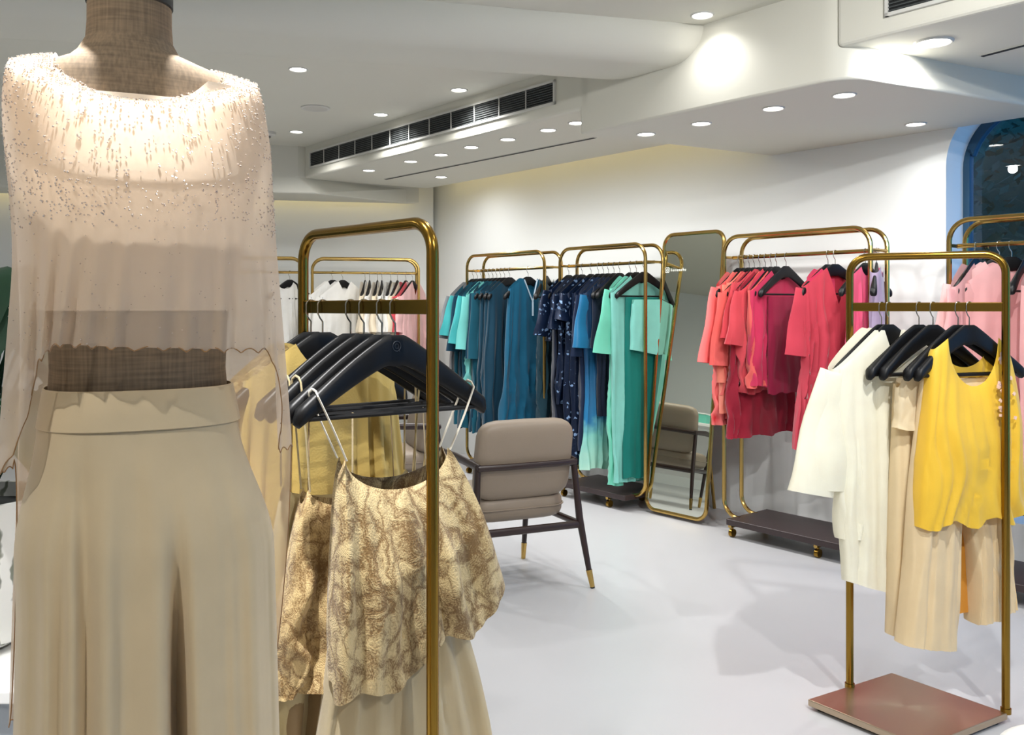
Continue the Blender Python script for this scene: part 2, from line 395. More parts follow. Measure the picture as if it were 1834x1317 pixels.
def vent(s0, s1, z0, z1, label, nseg, nsl):
    L = s1-s0; hh = z1-z0; c = st((s0+s1)/2, -.944)
    e = empty('air_vent', (c[0], c[1], z0), ANG, label, 'air vent')
    m = MB(); b = .014
    for z in (b/2, hh-b/2): m.box((0, -.002, z), (L, .014, b))
    for x in (-L/2+b/2, L/2-b/2): m.box((x, -.002, hh/2), (b, .014, hh))
    m.build('frame', M_VENT, e, smooth=False)
    MB().box((0, .001, hh/2), (L-.01, .003, hh-.01)).build('backing', M_DARK, e, smooth=False)
    m = MB()
    for i in range(nsl):
        z = b + (hh-2*b)*(i+.5)/nsl; m.box((0, -.003, z), (L-2*b, .008, .0035), M=Matrix.Rotation(R(35), 3, 'X'))
    m.build('louvres', plain('louvre_grey', (74, 78, 78), .5), e, smooth=False)
    m = MB()
    for i in range(1, nseg): m.box((-L/2 + L*i/nseg, -.006, hh/2), (.006, .006, hh-2*b))
    m.build('dividers', M_VENT, e, smooth=False)
vent(-.94, 2.14, 2.515, 2.655, 'long dark louvred air vent on the ceiling step', 12, 8)
vent(4.12, 5.4, 2.515, 2.655, 'dark louvred air vent at the top right corner', 5, 8)
p = at(565, 193, 1.36*F/(HY-193))
e = empty('ceiling_speaker', (p.x, p.y, 2.7095), 0, 'flat round white speaker disc in the ceiling', 'speaker')
MB().lathe([(.098, .001), (.098, -.006), (.09, -.009)], n=36).build('rim', M_VENT, e)
MB().lathe([(.09, -.0085), (.05, -.011), (.001, -.012)], n=36).build('grille', plain('speaker_cloth', (196, 194, 186), .8), e)
p = at(478, 237, 1.36*F/(HY-237))
e = empty('smoke_detector', (p.x, p.y, 2.7095), 0, 'small smoke detector on the far ceiling behind the mannequin shoulder', 'detector')
MB().lathe([(.07, 0), (.068, -.02), (.045, -.03)], n=24).build('housing', M_VENT, e)
MB().lathe([(.03, -.029), (.028, -.042), (.015, -.045)], n=20).build('sensor', plain('sensor_grey', (120, 118, 112), .6), e)

# ------------------------------------------------------------------ hangers
def HT(x): return -.074 - .146*(max(0, abs(x)-.02)/.205)**1.12
hanger_proto = None
def make_hanger():
    e = empty('clothes_hanger', (0, 0, 0))
    m = MB(); rings = []
    for i in range(49):
        x = -.228 + .456*i/48; u = min(1, abs(x)/.228)
        zt = HT(x); h = .068 - .028*u; th = .006 + .012*ss(.35, 1, u)
        if u > .95: k = math.sqrt(max(.05, 1-((u-.95)/.052)**2)); h *= k; th *= k
        cz_ = zt - (.068-.028*u)/2
        # curves slightly forward at the tips
        yo = -.003*u*u
        ring = []
        for k in range(14):
            a = 2*PI*k/14; c_, s_ = cos(a), sin(a)
            ring.append((x, yo + th*math.copysign(abs(c_)**.7, c_), cz_ + h/2*math.copysign(abs(s_)**.7, s_)))
        rings.append(ring)
    m.loft(rings, True, (True, True)).build('body', M_BLACK, e, angle=60)
    pts = []
    for k in range(11):
        a = R(-25 + 205*k/10); pts.append((.0125*cos(a), 0, -.0105 + .0125*sin(a)))
    pts += [(-.0125, 0, -.030), (-.007, 0, -.041), (0, 0, -.050), (0, 0, -.086)]
    MB().tube(pts, .0019, 6).build('hook', M_STEEL, e)
    MB().tube([(-.196, -.006, -.238), (.196, -.006, -.238)], .0055, 8).build('trouser_bar', M_BLACK, e)
    return e
def hanger(loc, phi, label, group):
    global hanger_proto
    if hanger_proto is None: hanger_proto = make_hanger(); o = hanger_proto
    else: o = copy_tree(hanger_proto)
    o.location = loc; o.rotation_euler = (0, 0, phi); tag(o, label, 'hanger', group); return o

# ------------------------------------------------------------------ garments
def wave(seed, n=3, lo=3, hi=9):
    rd = random.Random(seed); ks = [(rd.uniform(lo, hi), rd.uniform(0, 6.28), rd.uniform(.5, 1)) for _ in range(n)]
    tot = sum(k[2] for k in ks)
    return lambda x: sum(a*(1.25-2.2*math.sqrt(sin((f*x+p)/2)**2+.006)) for f, p, a in ks)/tot*1.25
def soft(seed, n=3, lo=3, hi=9):
    rd = random.Random(seed); ks = [(rd.uniform(lo, hi), rd.uniform(0, 6.28), rd.uniform(.5, 1)) for _ in range(n)]
    tot = sum(k[2] for k in ks)
    return lambda x: sum(a*sin(f*x+p) for f, p, a in ks)/tot
def body(top, hem, Wt, Wh, D0, Dh, amp, seed, nu=72, nv=26, fl=1.0, lo=5, hi=14, pleat=0, pn=40, bow=0):
    G = wave(seed, 4, lo, hi); Hh = soft(seed+99, 3, 4, 9); G2 = soft(seed+7, 2, 2, 4)
    rings = []
    for j in range(nv+1):
        f = j/nv; W = Wt + (Wh-Wt)*f**fl; D = D0 + (Dh-D0)*min(1, f*2.2)**.7
        ring = []
        for i in range(nu):
            th = 2*PI*i/nu; c_, s_ = cos(th), sin(th)
            cx = math.copysign(abs(c_)**.75, c_); sy = math.copysign(abs(s_)**.6, s_)
            front = s_ < 0
            zt = top(cx*Wt, front); zh = hem(cx, front)
            z = zt + (zh-zt)*f
            am = amp*min(1, f*1.6)**.8
            wv = G(cx*2 + .25*f*G2(f*4+cx))
            y = D*sy + am*wv + (.5*am*Hh(th*1.0+f)*sy)
            if pleat: y += pleat*(abs(((cx*pn/2) % 1)*2-1)-.5)*min(1, f*6+.15)
            x = W*cx + am*.35*G2(cx*3 + f*3) + bow*f
            ring.append((x, y, z))
        rings.append(ring)
    return MB().loft(rings, True)
def sleeve(path, wid, dep, seed=0, n=20, amp=.0):
    rings = []; P = [Vector(p) for p in path]; m = len(P); G = wave(seed, 3, 2, 5)
    for i in range(m):
        t = (P[min(i+1, m-1)] - P[max(i-1, 0)]).normalized(); a = Vector((0, 1, 0)); b = t.cross(a).normalized()
        ring = []
        for k in range(n):
            th = 2*PI*k/n; rr = 1 + amp*(i/(m-1))*G(th*2)
            ring.append(P[i] + b*wid[i]*cos(th)*rr + a*dep[i]*sin(th)*rr)
        rings.append(ring)
    return MB().loft(rings, True)
def neck_top(nw, nf, nb, v=False, lift=.013):
    def f(x, front):
        ax = abs(x)
        if ax < nw:
            q = ax/nw; k = (1-q) if v else math.sqrt(max(0, 1-q*q))
            return HT(nw) + lift - (nf if front else nb)*k
        return HT(ax) + lift
    return f
def G_thing(name, label, cat, group, loc, phi): return empty(name, loc, phi, label, cat, group)
def dress(name, label, cat, group, loc, phi, mat, length, W=.236, Wh=.25, D0=.030, Dh=.032, amp=.017, seed=1, neck=(.075, .06, .015), v=False,
          sl=None, slmat=None, fl=1.0, pleat=0, pn=40, nu=72, nv=26, hemf=None, lo=7, hi=20, placket=None, facing=None):
    e = G_thing(name, label, cat, group, loc, phi)
    rd = random.Random(seed*3+1)
    hw = soft(seed+5, 2, 2, 5)
    hem = hemf or (lambda cx, fr: -length + .012*hw(cx*2))
    amp *= 1.5
    body(neck_top(*neck, v=v), hem, W, Wh, D0, Dh, amp, seed, nu, nv, fl, lo, hi, pleat, pn).build('bodice' if not pleat else 'pleated_body', mat, e, angle=80)
    if sl:
        ln, w0, w1, spread = sl
        for sgn in (-1, 1):
            x0 = sgn*(W*.90); z0 = HT(W)-.02; path = []; wd = []; dp = []
            for i in range(9):
                f = i/8; path.append((x0 + sgn*(.012 + spread*(f**.8)), .006*sin(seed+i), z0 + .018*(1-f)*(1-f) - ln*f))
                wd.append(w0 + (w1-w0)*f); dp.append(.014 + .020*f)
            sleeve(path, wd, dp, seed+sgn, 18, .16).build('sleeve', slmat or mat, e, angle=80)
    if facing:  # dark patch standing in for the shaded inside of the neckline
        zt = HT(neck[0]); MB().add([(-neck[0]*1.1, .016, zt), (neck[0]*1.1, .016, zt), (neck[0]*.3, .014, zt-neck[1]*1.1), (-neck[0]*.3, .014, zt-neck[1]*1.1)], [(0, 1, 2, 3)]).build('neck_shade_patch', facing, e, smooth=False)
    if placket:
        pm, w, ln, nf = placket
        m = MB(); zt = HT(neck[0])
        for sgn in (-1, 1):
            m.tube([(sgn*neck[0], -D0-.006, zt-.002), (0, -Dh-amp-.004, zt-nf)], w, 6, flat=.5)
        m.tube([(0, -Dh-amp-.005, zt-nf), (0, -Dh-amp-.006, zt-nf-ln)], w*1.4, 6, flat=.5)
        m.build('neck_braid', pm, e)
    return e
def strap_top(name, label, cat, group, loc, phi, mat, ztop, W, Wh, hemf, scoop=.06, Dh=.05, amp=.02, seed=1, strapmat=None, peak=.03, bow=0, sx=.16, nu=96, nv=34, fl=.8, lo=4, hi=10, lin_=None):
    e = G_thing(name, label, cat, group, loc, phi)
    def top(x, front):
        q = min(1, abs(x)/(W*.92)); return ztop - (scoop if front else scoop*.75)*math.sqrt(max(0, 1-q*q)) - (0 if abs(x) < W*.93 else .03*(abs(x)-W*.93)/(W*.07))
    body(top, hemf, W, Wh, .022, Dh, amp, seed, nu, nv, fl, lo, hi, bow=bow).build('bodice', mat, e, angle=80)
    if strapmat:
        for sgn in (-1, 1):
            x0 = sgn*W*.93; pts = []
            za = HT(sx); 
            for k in range(7):
                f = k/6; pts.append((x0+(sgn*sx-x0)*f, -.022-.004*sin(PI*f), ztop-.004 + (za-ztop)*f))
            pts.append((sgn*sx, -.012, za+.006)); pts.append((sgn*sx, .004, za+.009)); pts.append((sgn*sx, .02, za+.002))
            for k in range(7):
                f = 1-k/6; pts.append((x0+(sgn*sx-x0)*f, .022, ztop-.004 + (za-ztop)*f))
            MB().tube(pts, .0032, 6, flat=.6).build('strap', strapmat, e)
    return e
def bar_drape(name, label, cat, group, loc, phi, mat, length, W, Wh, Dh=.03, amp=.01, seed=1, nu=72, nv=26, fl=1, ztop=-.232, hemf=None, pleat=0, pn=30, band=None, bow=0):
    e = G_thing(name, label, cat, group, loc, phi); hw = soft(seed+5, 2, 2, 5)
    body(lambda x, fr: ztop, hemf or (lambda cx, fr: -length+.008*hw(cx*2)), W, Wh, .016, Dh, amp, seed, nu, nv, fl, 5, 12, pleat, pn, bow).build('drape', mat, e, angle=80)
    if ztop < -.3:
        for sgn in (-1, 1):
            MB().tube([(sgn*W*.8, 0, -.243), (sgn*W*.85, .01, -.236), (sgn*W*.9, 0, ztop+.005)], .0025, 6, flat=.5).build('hanging_loop', mat, e)
    if band:
        MB().loft([[(W*1.005*math.copysign(abs(cos(2*PI*k/40))**.75, cos(2*PI*k/40)), .019*math.copysign(abs(sin(2*PI*k/40))**.6, sin(2*PI*k/40)), z) for k in range(40)] for z in (ztop+.004, ztop-.035)], True).build('waistband', band, e)
    return e

# ------------------------------------------------------------------ long racks
def rounded_U(L, y, ztop, r=.10, zlow=.2, rin=.1, zb=.1):
    pts = []
    pts += [(.115, y, zb)]
    for k in range(7):
        a = R(180+90 - 90*k/6); pts.append((rin + rin*cos(a), y, zlow + (zlow-zb)*sin(a)))
    for k in range(9):
        a = R(180 - 90*k/8); pts.append((r + r*cos(a), y, ztop - r + r*sin(a)))
    for k in range(9):
        a = R(90 - 90*k/8); pts.append((L - r + r*cos(a), y, ztop - r + r*sin(a)))
    for k in range(7):
        a = R(0 - 90*k/6); pts.append((L - rin + rin*cos(a), y, zlow + (zlow-zb)*sin(a)))
    pts += [(L-.115, y, zb)]
    return pts
def long_rack(p, ang, L, label, feet=None):
    e = empty('clothes_rack', (p[0], p[1], 0), ang, label, 'clothes rack', 'gold double frame clothes racks along the walls')
    MB().tube(rounded_U(L, 0, 1.768), .0125, 10).build('front_frame', M_GOLD2, e)
    MB().tube(rounded_U(L, .17, 1.768), .0125, 10).build('back_frame', M_GOLD2, e)
    MB().tube([(.0, .085, 1.648), (L, .085, 1.648)], .0115, 10).build('hanging_rail', M_GOLD2, e)
    for x in (0, L): MB().tube([(x, 0, 1.648), (x, .17, 1.648)], .009, 8).build('end_bar', M_GOLD2, e)
    MB().box((L/2, .1, .092), (L-.18, .40, .036)).build('base_board', M_TRAY, e, smooth=False, bevel=.004)
    for x in (feet or (.11, L-.27)):
        f = MB().tube([(x, -.085, .065), (x, .285, .065)], .012, 8).build('foot', M_GOLD2, e)
        for y in (-.06, .26):
            m = MB(); m.tube([(x, y, .058), (x, y, .04)], .007, 8); m.tube([(x-.011, y, .024), (x+.011, y, .024)], .024, 16)
            m.build('caster', M_GOLD, f)
    return e
PHI = math.atan2(nT[1], nT[0])
RZ = 1.648 + .0115
sA0, sA1 = s_at(836.5, 0), s_at(975, 0)
sB0, sB1 = s_at(1003, 0), s_at(1156, 0)
pk = st(s_at(1297, 0.02), .02)
sP0, sP1 = s_at(1297, .0), s_at(1559, .0)
sE0 = s_at(1700, 0)
long_rack(st(sA0, 0), ANG, sA1-sA0, 'gold clothes rack holding the teal and blue dresses')
long_rack(st(sB0, 0), ANG, sB1-sB0, 'gold clothes rack holding navy sequin and mint dresses')
long_rack(st(sP0, 0), ANG, sP1-sP0, 'gold clothes rack holding coral and pink dresses', (.105, .665, .83))
long_rack(st(sE0, 0), ANG, .95, 'gold clothes rack holding blush dresses in front of the window')
cC = (-1.71, 7.65); angC = math.atan2(.2, .89)
long_rack(cC, angC, .912, 'gold clothes rack holding white and cream shirts at the far wall')
cD = (cC[0]-.97*math.cos(angC)-.02, cC[1]-.97*math.sin(angC)); long_rack(cD, angC, .912, 'gold clothes rack mostly hidden behind the mannequin, left of the white shirts')

rail_pos = {}
def wp(px, t=.085):
    s = s_at(px, t); x, y = st(s, t); return (x, y, RZ)
def hang_row(pxs, group, anchor, jit=6, seed=3, over=None):
    rd = random.Random(seed); out = []
    for i, px in enumerate(pxs):
        phi = PHI + R(rd.uniform(-jit, jit))
        if over and i in over: phi = PHI + R(over[i])
        loc = wp(px); hanger(loc, phi, ORD[i] + ' black hanger from the left on ' + anchor, group)
        out.append((loc, phi))
    return out

# colours
TEAL = cloth('deep_teal_crepe', (4, 80, 100)); TEAL2 = cloth('petrol_blue_crepe', (2, 56, 78)); TEAL3 = cloth('sea_blue_pleated', (8, 90, 122))
AQUA = cloth('aqua_chiffon', (70, 178, 180)); AQUA2 = cloth('pale_aqua_satin', (120, 206, 200)); SILVER = cloth('silver_grey_lame', (132, 136, 140), .4)
DTEAL = cloth('dark_bottle_teal', (10, 52, 66)); GREYG = cloth('smoky_sequined_net', (84, 104, 112))
NAVYS = sequin('navy_sequin', (10, 26, 52), (130, 160, 200), 62, .955); NAVY = cloth('navy_crepe', (9, 24, 48)); NAVY2 = cloth('midnight_blue', (14, 34, 66))
BLUE = cloth('peacock_satin', (24, 116, 166), .4, shine=.2)
MINT = cloth('mint_chiffon', (122, 216, 190)); MINT2 = cloth('soft_mint_crepe', (136, 212, 200)); GREEN = cloth('emerald_satin', (10, 122, 112), .45)
CORALF = spotted('coral_floral', (236, 112, 110), (214, 44, 52), 9, .2); CORAL = cloth('coral_chiffon', (232, 104, 98)); PEACH = cloth('peach_coral_georgette', (246, 142, 122))
CORAL2 = cloth('rose_coral', (214, 76, 86)); MAG = cloth('magenta_velvet', (150, 26, 64)); CRIM = cloth('crimson_net', (158, 30, 52)); ROSE = cloth('rose_kurti', (204, 66, 84)); ROSE2 = cloth('deep_rose', (206, 52, 92))
PINKP = cloth('hot_pink_pleated', (230, 92, 130)); LAV = cloth('lavender_tulle', (176, 160, 190)); BLUSH = cloth('blush_net', (242, 196, 194)); BLUSH2 = cloth('blush_crepe', (238, 180, 180))
WHITE = cloth('white_cotton', (238, 236, 230)); CREAM = cloth('cream_silk', (236, 222, 196)); IVORY = cloth('ivory_organza', (250, 244, 224), alpha=.9, transl=.25)
BRAID = cloth('silver_braid', (176, 196, 210), .4, bump=0)

# teal rack
AN = 'the teal rack'; GA = 'hangers on the teal rack'
pxA = [848, 855, 862, 869, 876, 883, 890, 897, 904, 913, 946, 979]
hA = hang_row(pxA, GA, AN, 4, 5, {10: -6, 11: 26})
GG = 'dresses on the teal rack'
def d(i, H_, *a, **k): return dress(*a, loc=H_[i][0], phi=H_[i][1], **k)
dress('kaftan', 'silver grey kaftan at the left end of the teal rack', 'kaftan', GG, *hA[0], SILVER, 1.0, sl=(.32, .06, .10, .05), seed=11)
dress('dress', 'dark teal dress with puffy ruffled sleeve at the left of the teal rack', 'dress', GG, *hA[1], TEAL, 1.25, sl=(.30, .06, .10, .06), slmat=AQUA, seed=12)
dress('dress', 'petrol blue dress second behind the aqua ruffles on the teal rack', 'dress', GG, *hA[2], TEAL2, 1.28, sl=(.42, .06, .09, .05), seed=13)
dress('dress', 'turquoise dress with a long flowing aqua sleeve on the teal rack', 'dress', GG, *hA[3], TEAL, 1.28, sl=(.36, .06, .11, .06), slmat=AQUA, seed=14)
dress('dress', 'pale aqua satin dress with a narrow gleaming sleeve on the teal rack', 'dress', GG, *hA[4], AQUA2, 1.1, sl=(.40, .05, .08, .035), seed=15)
for i, (lb, mt) in enumerate([('first', TEAL2), ('second', TEAL), ('third', TEAL2), ('fourth', TEAL2)]):
    dress('gown', lb + ' plain deep blue gown from the left, packed mid rail on the teal rack', 'gown', GG, *hA[5+i], mt, 1.30, W=.20, Wh=.25, sl=(.5, .05, .07, .02) if i < 2 else None, seed=20+i)
dress('gown', 'wide petrol blue gown facing the room with aqua neckline on the teal rack', 'gown', GG, *hA[9], TEAL2, 1.30, W=.21, Wh=.27, neck=(.10, .05, .02), seed=27)
dress('kurta', 'sea blue pleated kurta with a silver braided V neck', 'kurta', GG, *hA[10], TEAL3, 1.30, W=.18, Wh=.27, neck=(.06, .17, .01), v=True, seed=28, pleat=.012, pn=18, placket=(BRAID, .008, .11, .17))
dress('gown', 'dark bottle teal gown right beside the double gold post of the teal rack', 'gown', GG, *hA[11], DTEAL, 1.28, W=.11, Wh=.13, seed=29)

# navy and mint rack
GB = 'hangers on the navy and mint rack'
pxB = [1019, 1034, 1043, 1059, 1072, 1081, 1090, 1100, 1110, 1129, 1140, 1154]
hB = hang_row(pxB, GB, 'the navy and mint rack', 4, 6, {11: -14})
GG = 'dresses on the navy and mint rack'
dress('blouse', 'navy sequined cape blouse with wide sleeve at the left of its rack', 'blouse', GG, *hB[0], NAVYS, .56, W=.20, Wh=.23, sl=(.30, .07, .11, .05), seed=31)
dress('gown', 'plain midnight blue gown hanging behind the navy sequins', 'gown', GG, *hB[1], NAVY, 1.18, seed=32)
dress('gown', 'navy gown with glittering sequin shoulders, second of the sequined pieces', 'gown', GG, *hB[2], NAVYS, 1.0, seed=33, sl=(.22, .06, .08, .03))
dress('gown', 'midnight blue gown with sequins below the waist', 'gown', GG, *hB[3], NAVYS, 1.34, seed=34, slmat=NAVYS, sl=(.16, .06, .08, .04))
OMB = ombre('blue_to_seafoam', [(0, (178, 222, 202)), (.22, (130, 200, 190)), (.34, (20, 110, 160)), (.7, (12, 70, 112)), (1, (10, 40, 72))], -1.45, -.3)
dress('gown', 'ombre gown fading from blue to pale seafoam at the hem', 'gown', GG, *hB[6], OMB, 1.42, seed=35, sl=(.34, .05, .09, .03), slmat=BLUE)
dress('gown', 'inky navy gown just left of the ombre gown', 'gown', GG, *hB[5], NAVY2, 1.30, seed=36, sl=(.4, .05, .07, .02))
dress('gown', 'navy sequined long skirted gown behind the ombre gown', 'gown', GG, *hB[4], NAVYS, 1.40, seed=37)
dress('gown', 'plain navy gown with long sleeve touching the mint kaftan', 'gown', GG, *hB[7], NAVY, 1.05, W=.16, Wh=.17, seed=38, sl=(.40, .05, .06, .01))
dress('kaftan', 'mint kaftan with embroidered puffed sleeve', 'kaftan', GG, *hB[9], MINT, 1.49, W=.2, Wh=.22, seed=39, sl=(.40, .06, .12, .055))
dress('gown', 'soft mint gown between the puffed kaftan and the short mint top', 'gown', GG, *hB[10], MINT2, 1.47, seed=40, Wh=.22)
bar_drape('trousers', 'emerald satin trousers under the short mint top', 'trousers', GG, *hB[11], GREEN, 1.44, .15, .17, seed=41, ztop=-.245)
tl = strap_top('crop_top', 'short mint tube top at the right end of its rack', 'top', GG, (hB[11][0][0]+.632*.045, hB[11][0][1]-.775*.045, RZ), hB[11][1], MINT2, -.26, .135, .15, lambda cx, f: -.62-.03*cx, scoop=.0, Dh=.03, amp=.008, seed=42, nu=60, nv=20)

# pink rack
pxP = [1324, 1333, 1342, 1351, 1361, 1371, 1381, 1391, 1408, 1483, 1496, 1550, 1570]
hP = hang_row(pxP, 'hangers on the pink rack', 'the pink rack', 4, 8, {8: -6, 9: -8, 10: -20, 11: -4, 12: 24})
GG = 'dresses on the pink rack'
dress('kaftan', 'coral floral kaftan with tiered ruffle sleeve at the left end of the pink rack', 'kaftan', GG, *hP[0], CORALF, 1.0, W=.2, Wh=.23, sl=(.42, .06, .12, .06), seed=51, amp=.018)
dress('dress', 'peach coral dress with draped open front beside the floral kaftan', 'dress', GG, *hP[1], PEACH, .92, W=.175, sl=(.55, .05, .08, .03), seed=52, amp=.02)
dress('dress', 'coral chiffon dress with frilled pointed hem', 'dress', GG, *hP[2], CORAL, .98, seed=53, amp=.02, sl=(.4, .05, .09, .04), hemf=lambda cx, f: -.92-.1*cx)
dress('tunic', 'rose coral tunic with a fluttering sleeve on the pink rack', 'tunic', GG, *hP[3], CORAL2, .78, W=.175, sl=(.30, .06, .10, .06), seed=54, amp=.02)
dress('gown', 'dark crimson gown hanging lowest behind the coral tunics', 'gown', GG, *hP[4], CRIM, 1.06, seed=55, Wh=.30)
dress('shirt', 'coral collared shirt with rolled sleeve on the pink rack', 'shirt', GG, *hP[5], CORAL2, .80, sl=(.28, .06, .08, .05), seed=56, neck=(.06, .12, .01), v=True)
dress('tunic', 'slim coral tunic squeezed beside the magenta trousers', 'tunic', GG, *hP[6], CORAL, .76, seed=57)
dress('gown', 'deep rose gown just behind the magenta trousers', 'gown', GG, *hP[7], ROSE2, .76, seed=58)
bar_drape('trousers', 'magenta velvet trousers folded over a hanger on the pink rack', 'trousers', GG, *hP[8], MAG, .80, .15, .15, Dh=.022, amp=.006, seed=59, ztop=-.25)
dress('kurti', 'rose kurti with V neck and gathered skirt', 'kurti', GG, *hP[10], ROSE, 1.08, W=.215, Wh=.27, neck=(.075, .20, .01), v=True, facing=CRIM, sl=(.34, .055, .075, .05), seed=60, amp=.034, lo=14, hi=34, fl=1.6)  # crimson facing imitates shade inside the V neck
dress('blouse', 'rose blouse with silver trimmed collar behind the kurti', 'blouse', GG, *hP[9], ROSE2, .66, W=.16, Wh=.17, amp=.006, seed=61)
dress('dress', 'hot pink pleated dress near the right end of the pink rack', 'dress', GG, *hP[11], PINKP, .96, W=.15, Wh=.17, seed=62, pleat=.012, pn=18)
dress('dress', 'lavender tulle dress last on the pink rack, right of the hot pink pleats', 'dress', GG, *hP[12], LAV, .9, seed=63, W=.13, Wh=.15)
# swing tag
tg = wp(1424); e = empty('price_tag', (tg[0], tg[1], 1.35-.50), PHI, 'small white price tag dangling below the magenta trousers', 'tag')
MB().box((0, -.03, -.04), (.06, .002, .075), M=Matrix.Rotation(R(24), 3, 'Y')).build('card', M_WHITE, e, smooth=False)
MB().tube([(-.02, -.03, .0), (-.005, -.03, .06), (0, -.03, .10)], .001, 5).build('string', M_WHITE, e)

# blush rack by the window
pxE = [1748, 1790, 1812, 1840, 1880]
hE = hang_row(pxE, 'hangers on the blush rack', 'the blush rack by the window', 5, 9, {1: -48, 2: -44})
GG = 'dresses on the blush rack'
dress('dress', 'long blush dress at the left of the window rack, sleeve seen', 'dress', GG, *hE[0], BLUSH2, 1.05, seed=71, sl=(.3, .055, .07, .03))
dress('gown', 'pale blush gown with net yoke, facing the room by the window', 'gown', GG, *hE[1], BLUSH, 1.16, W=.205, Wh=.30, seed=72, sl=(.34, .055, .075, .04), neck=(.07, .05, .015))
dress('gown', 'deeper blush gown cut by the right edge of the photo', 'gown', GG, *hE[2], BLUSH2, 1.18, W=.20, Wh=.28, seed=73, sl=(.34, .05, .07, .03))
dress('dress', 'blush dress furthest right on the window rack, out of the frame', 'dress', GG, *hE[4], BLUSH2, 1.1, seed=74)

# white rack on the far wall
def wpc(px):
    r = (px-CX)/F; ux, uy = math.cos(angC), math.sin(angC)
    a, b = cC[0] - uy*.085, cC[1] + ux*.085
    k = (r*b - a)/(ux - r*uy); return (a+ux*k, b+uy*k, RZ)
PHC = angC + R(90)
GG = 'shirts on the white rack'
specC = [(596, -62, WHITE, .62, 'white shirt with open collar facing the room at the far wall'), (614, -58, WHITE, .64, 'second white shirt half behind the open collar shirt at the far wall'),
         (654, -12, CREAM, .9, 'cream shirt first of the packed cream row at the far wall'), (662, -10, WHITE, .8, 'white blouse second in the packed cream row at the far wall'), (676, -12, CREAM, .95, 'cream dress third in the packed cream row'),
         (684, -10, WHITE, .85, 'white dress fourth in the packed cream row'), (700, -14, WHITE, .8, 'white tunic fifth in the packed cream row'), (712, -20, CREAM, .95, 'cream gown sixth in the packed cream row'),
         (727, -30, CORAL2, .95, 'coral pink dress near the right end of the white shirt rack'), (739, -34, BLUSH, .9, 'light pink dress last on the white shirt rack')]
for i, (px, dphi, mt, ln, lb) in enumerate(specC):
    loc = wpc(px); ph = PHC + R(dphi)
    hanger(loc, ph, ORD[i] + ' black hanger from the left on the white shirt rack', 'hangers on the white shirt rack')
    nm = 'shirt' if 'shirt ' in lb[:14] else ('blouse' if 'blouse' in lb else 'tunic' if 'tunic' in lb else 'gown' if 'gown' in lb else 'dress')
    dress(nm, lb, nm, GG, loc, ph, mt, ln, seed=80+i, sl=(.28, .05, .07, .04), neck=(.06, .12, .01), v=True, amp=.016)
loc = (cD[0]+.80*math.cos(angC)-.085*math.sin(angC), cD[1]+.80*math.sin(angC)+.085*math.cos(angC), RZ)
hanger(loc, PHC-R(60), 'black hanger on the hidden rack, its tip right of the mannequin', 'hangers on the hidden rack')
dress('dress', 'white dress on the hidden rack just right of the mannequin sleeve', 'dress', None, (loc[0]-.05, loc[1]-.02, RZ), PHC-R(60), WHITE, 1.0, W=.15, Wh=.2, seed=95)

# ------------------------------------------------------------------ standing mirror
a0 = Vector((.88, 5.87, .03)); a1 = Vector((1.192, 5.50, .03)); lean = Vector((.775, .632, 0))*.19; hm = 1.82
ux = (a1-a0).normalized(); wid = (a1-a0).length; uz = (lean + Vector((0, 0, hm-.03))).normalized(); hgt = 1.81
uy = uz.cross(ux).normalized()
if uy.y > 0: uy = -uy           # towards the room
e = empty('standing_mirror', ((a0.x+a1.x)/2, (a0.y+a1.y)/2, 0), 0, 'tall leaning mirror with rounded gold frame between the mint and pink racks', 'mirror')
def mp(x, z, y=0): return a0 + ux*x + uz*z + uy*y - Vector(e.location)
def rr(w, h, r, n=8, o=0):
    pts = []
    for cx_, cz_, a_ in ((r, r, 180), (w-r, r, 270), (w-r, h-r, 0), (r, h-r, 90)):
        for k in range(n+1):
            a = R(a_ + 90*k/n); pts.append((cx_ + (r-o)*cos(a), cz_ + (r-o)*sin(a)))
    return pts
prof = rr(wid, hgt, .075)
MB().tube([mp(x, z) for x, z in prof], .0135, 8, closed=True).build('frame', M_GOLD2, e)
MM, nt_, b_, o_ = nodes_of('mirror_silver'); b_.inputs['Metallic'].default_value = 1; b_.inputs['Roughness'].default_value = .0; b_.inputs['Base Color'].default_value = (.72, .75, .66, 1)
inn = rr(wid, hgt, .075, o=.006)
m = MB(); m.loft([[mp(x, z, .003) for x, z in inn], [mp(x, z, -.006) for x, z in inn]], True, (True, True)); m.build('glass', MM, e, smooth=False)
m = MB(); m.loft([[mp(x, z, -.008) for x, z in inn], [mp(x, z, -.02) for x, z in inn]], True, (True, True)); m.build('back_panel', M_TRAY, e, smooth=False)
m = MB(); m.tube([mp(wid/2, 1.5, -.02), tuple(Vector((a0.x+a1.x, a0.y+a1.y, .02))/2 + Vector((.775, .632, 0))*.40 - Vector(e.location))], .011, 8); m.build('stand_leg', M_GOLD2, e)
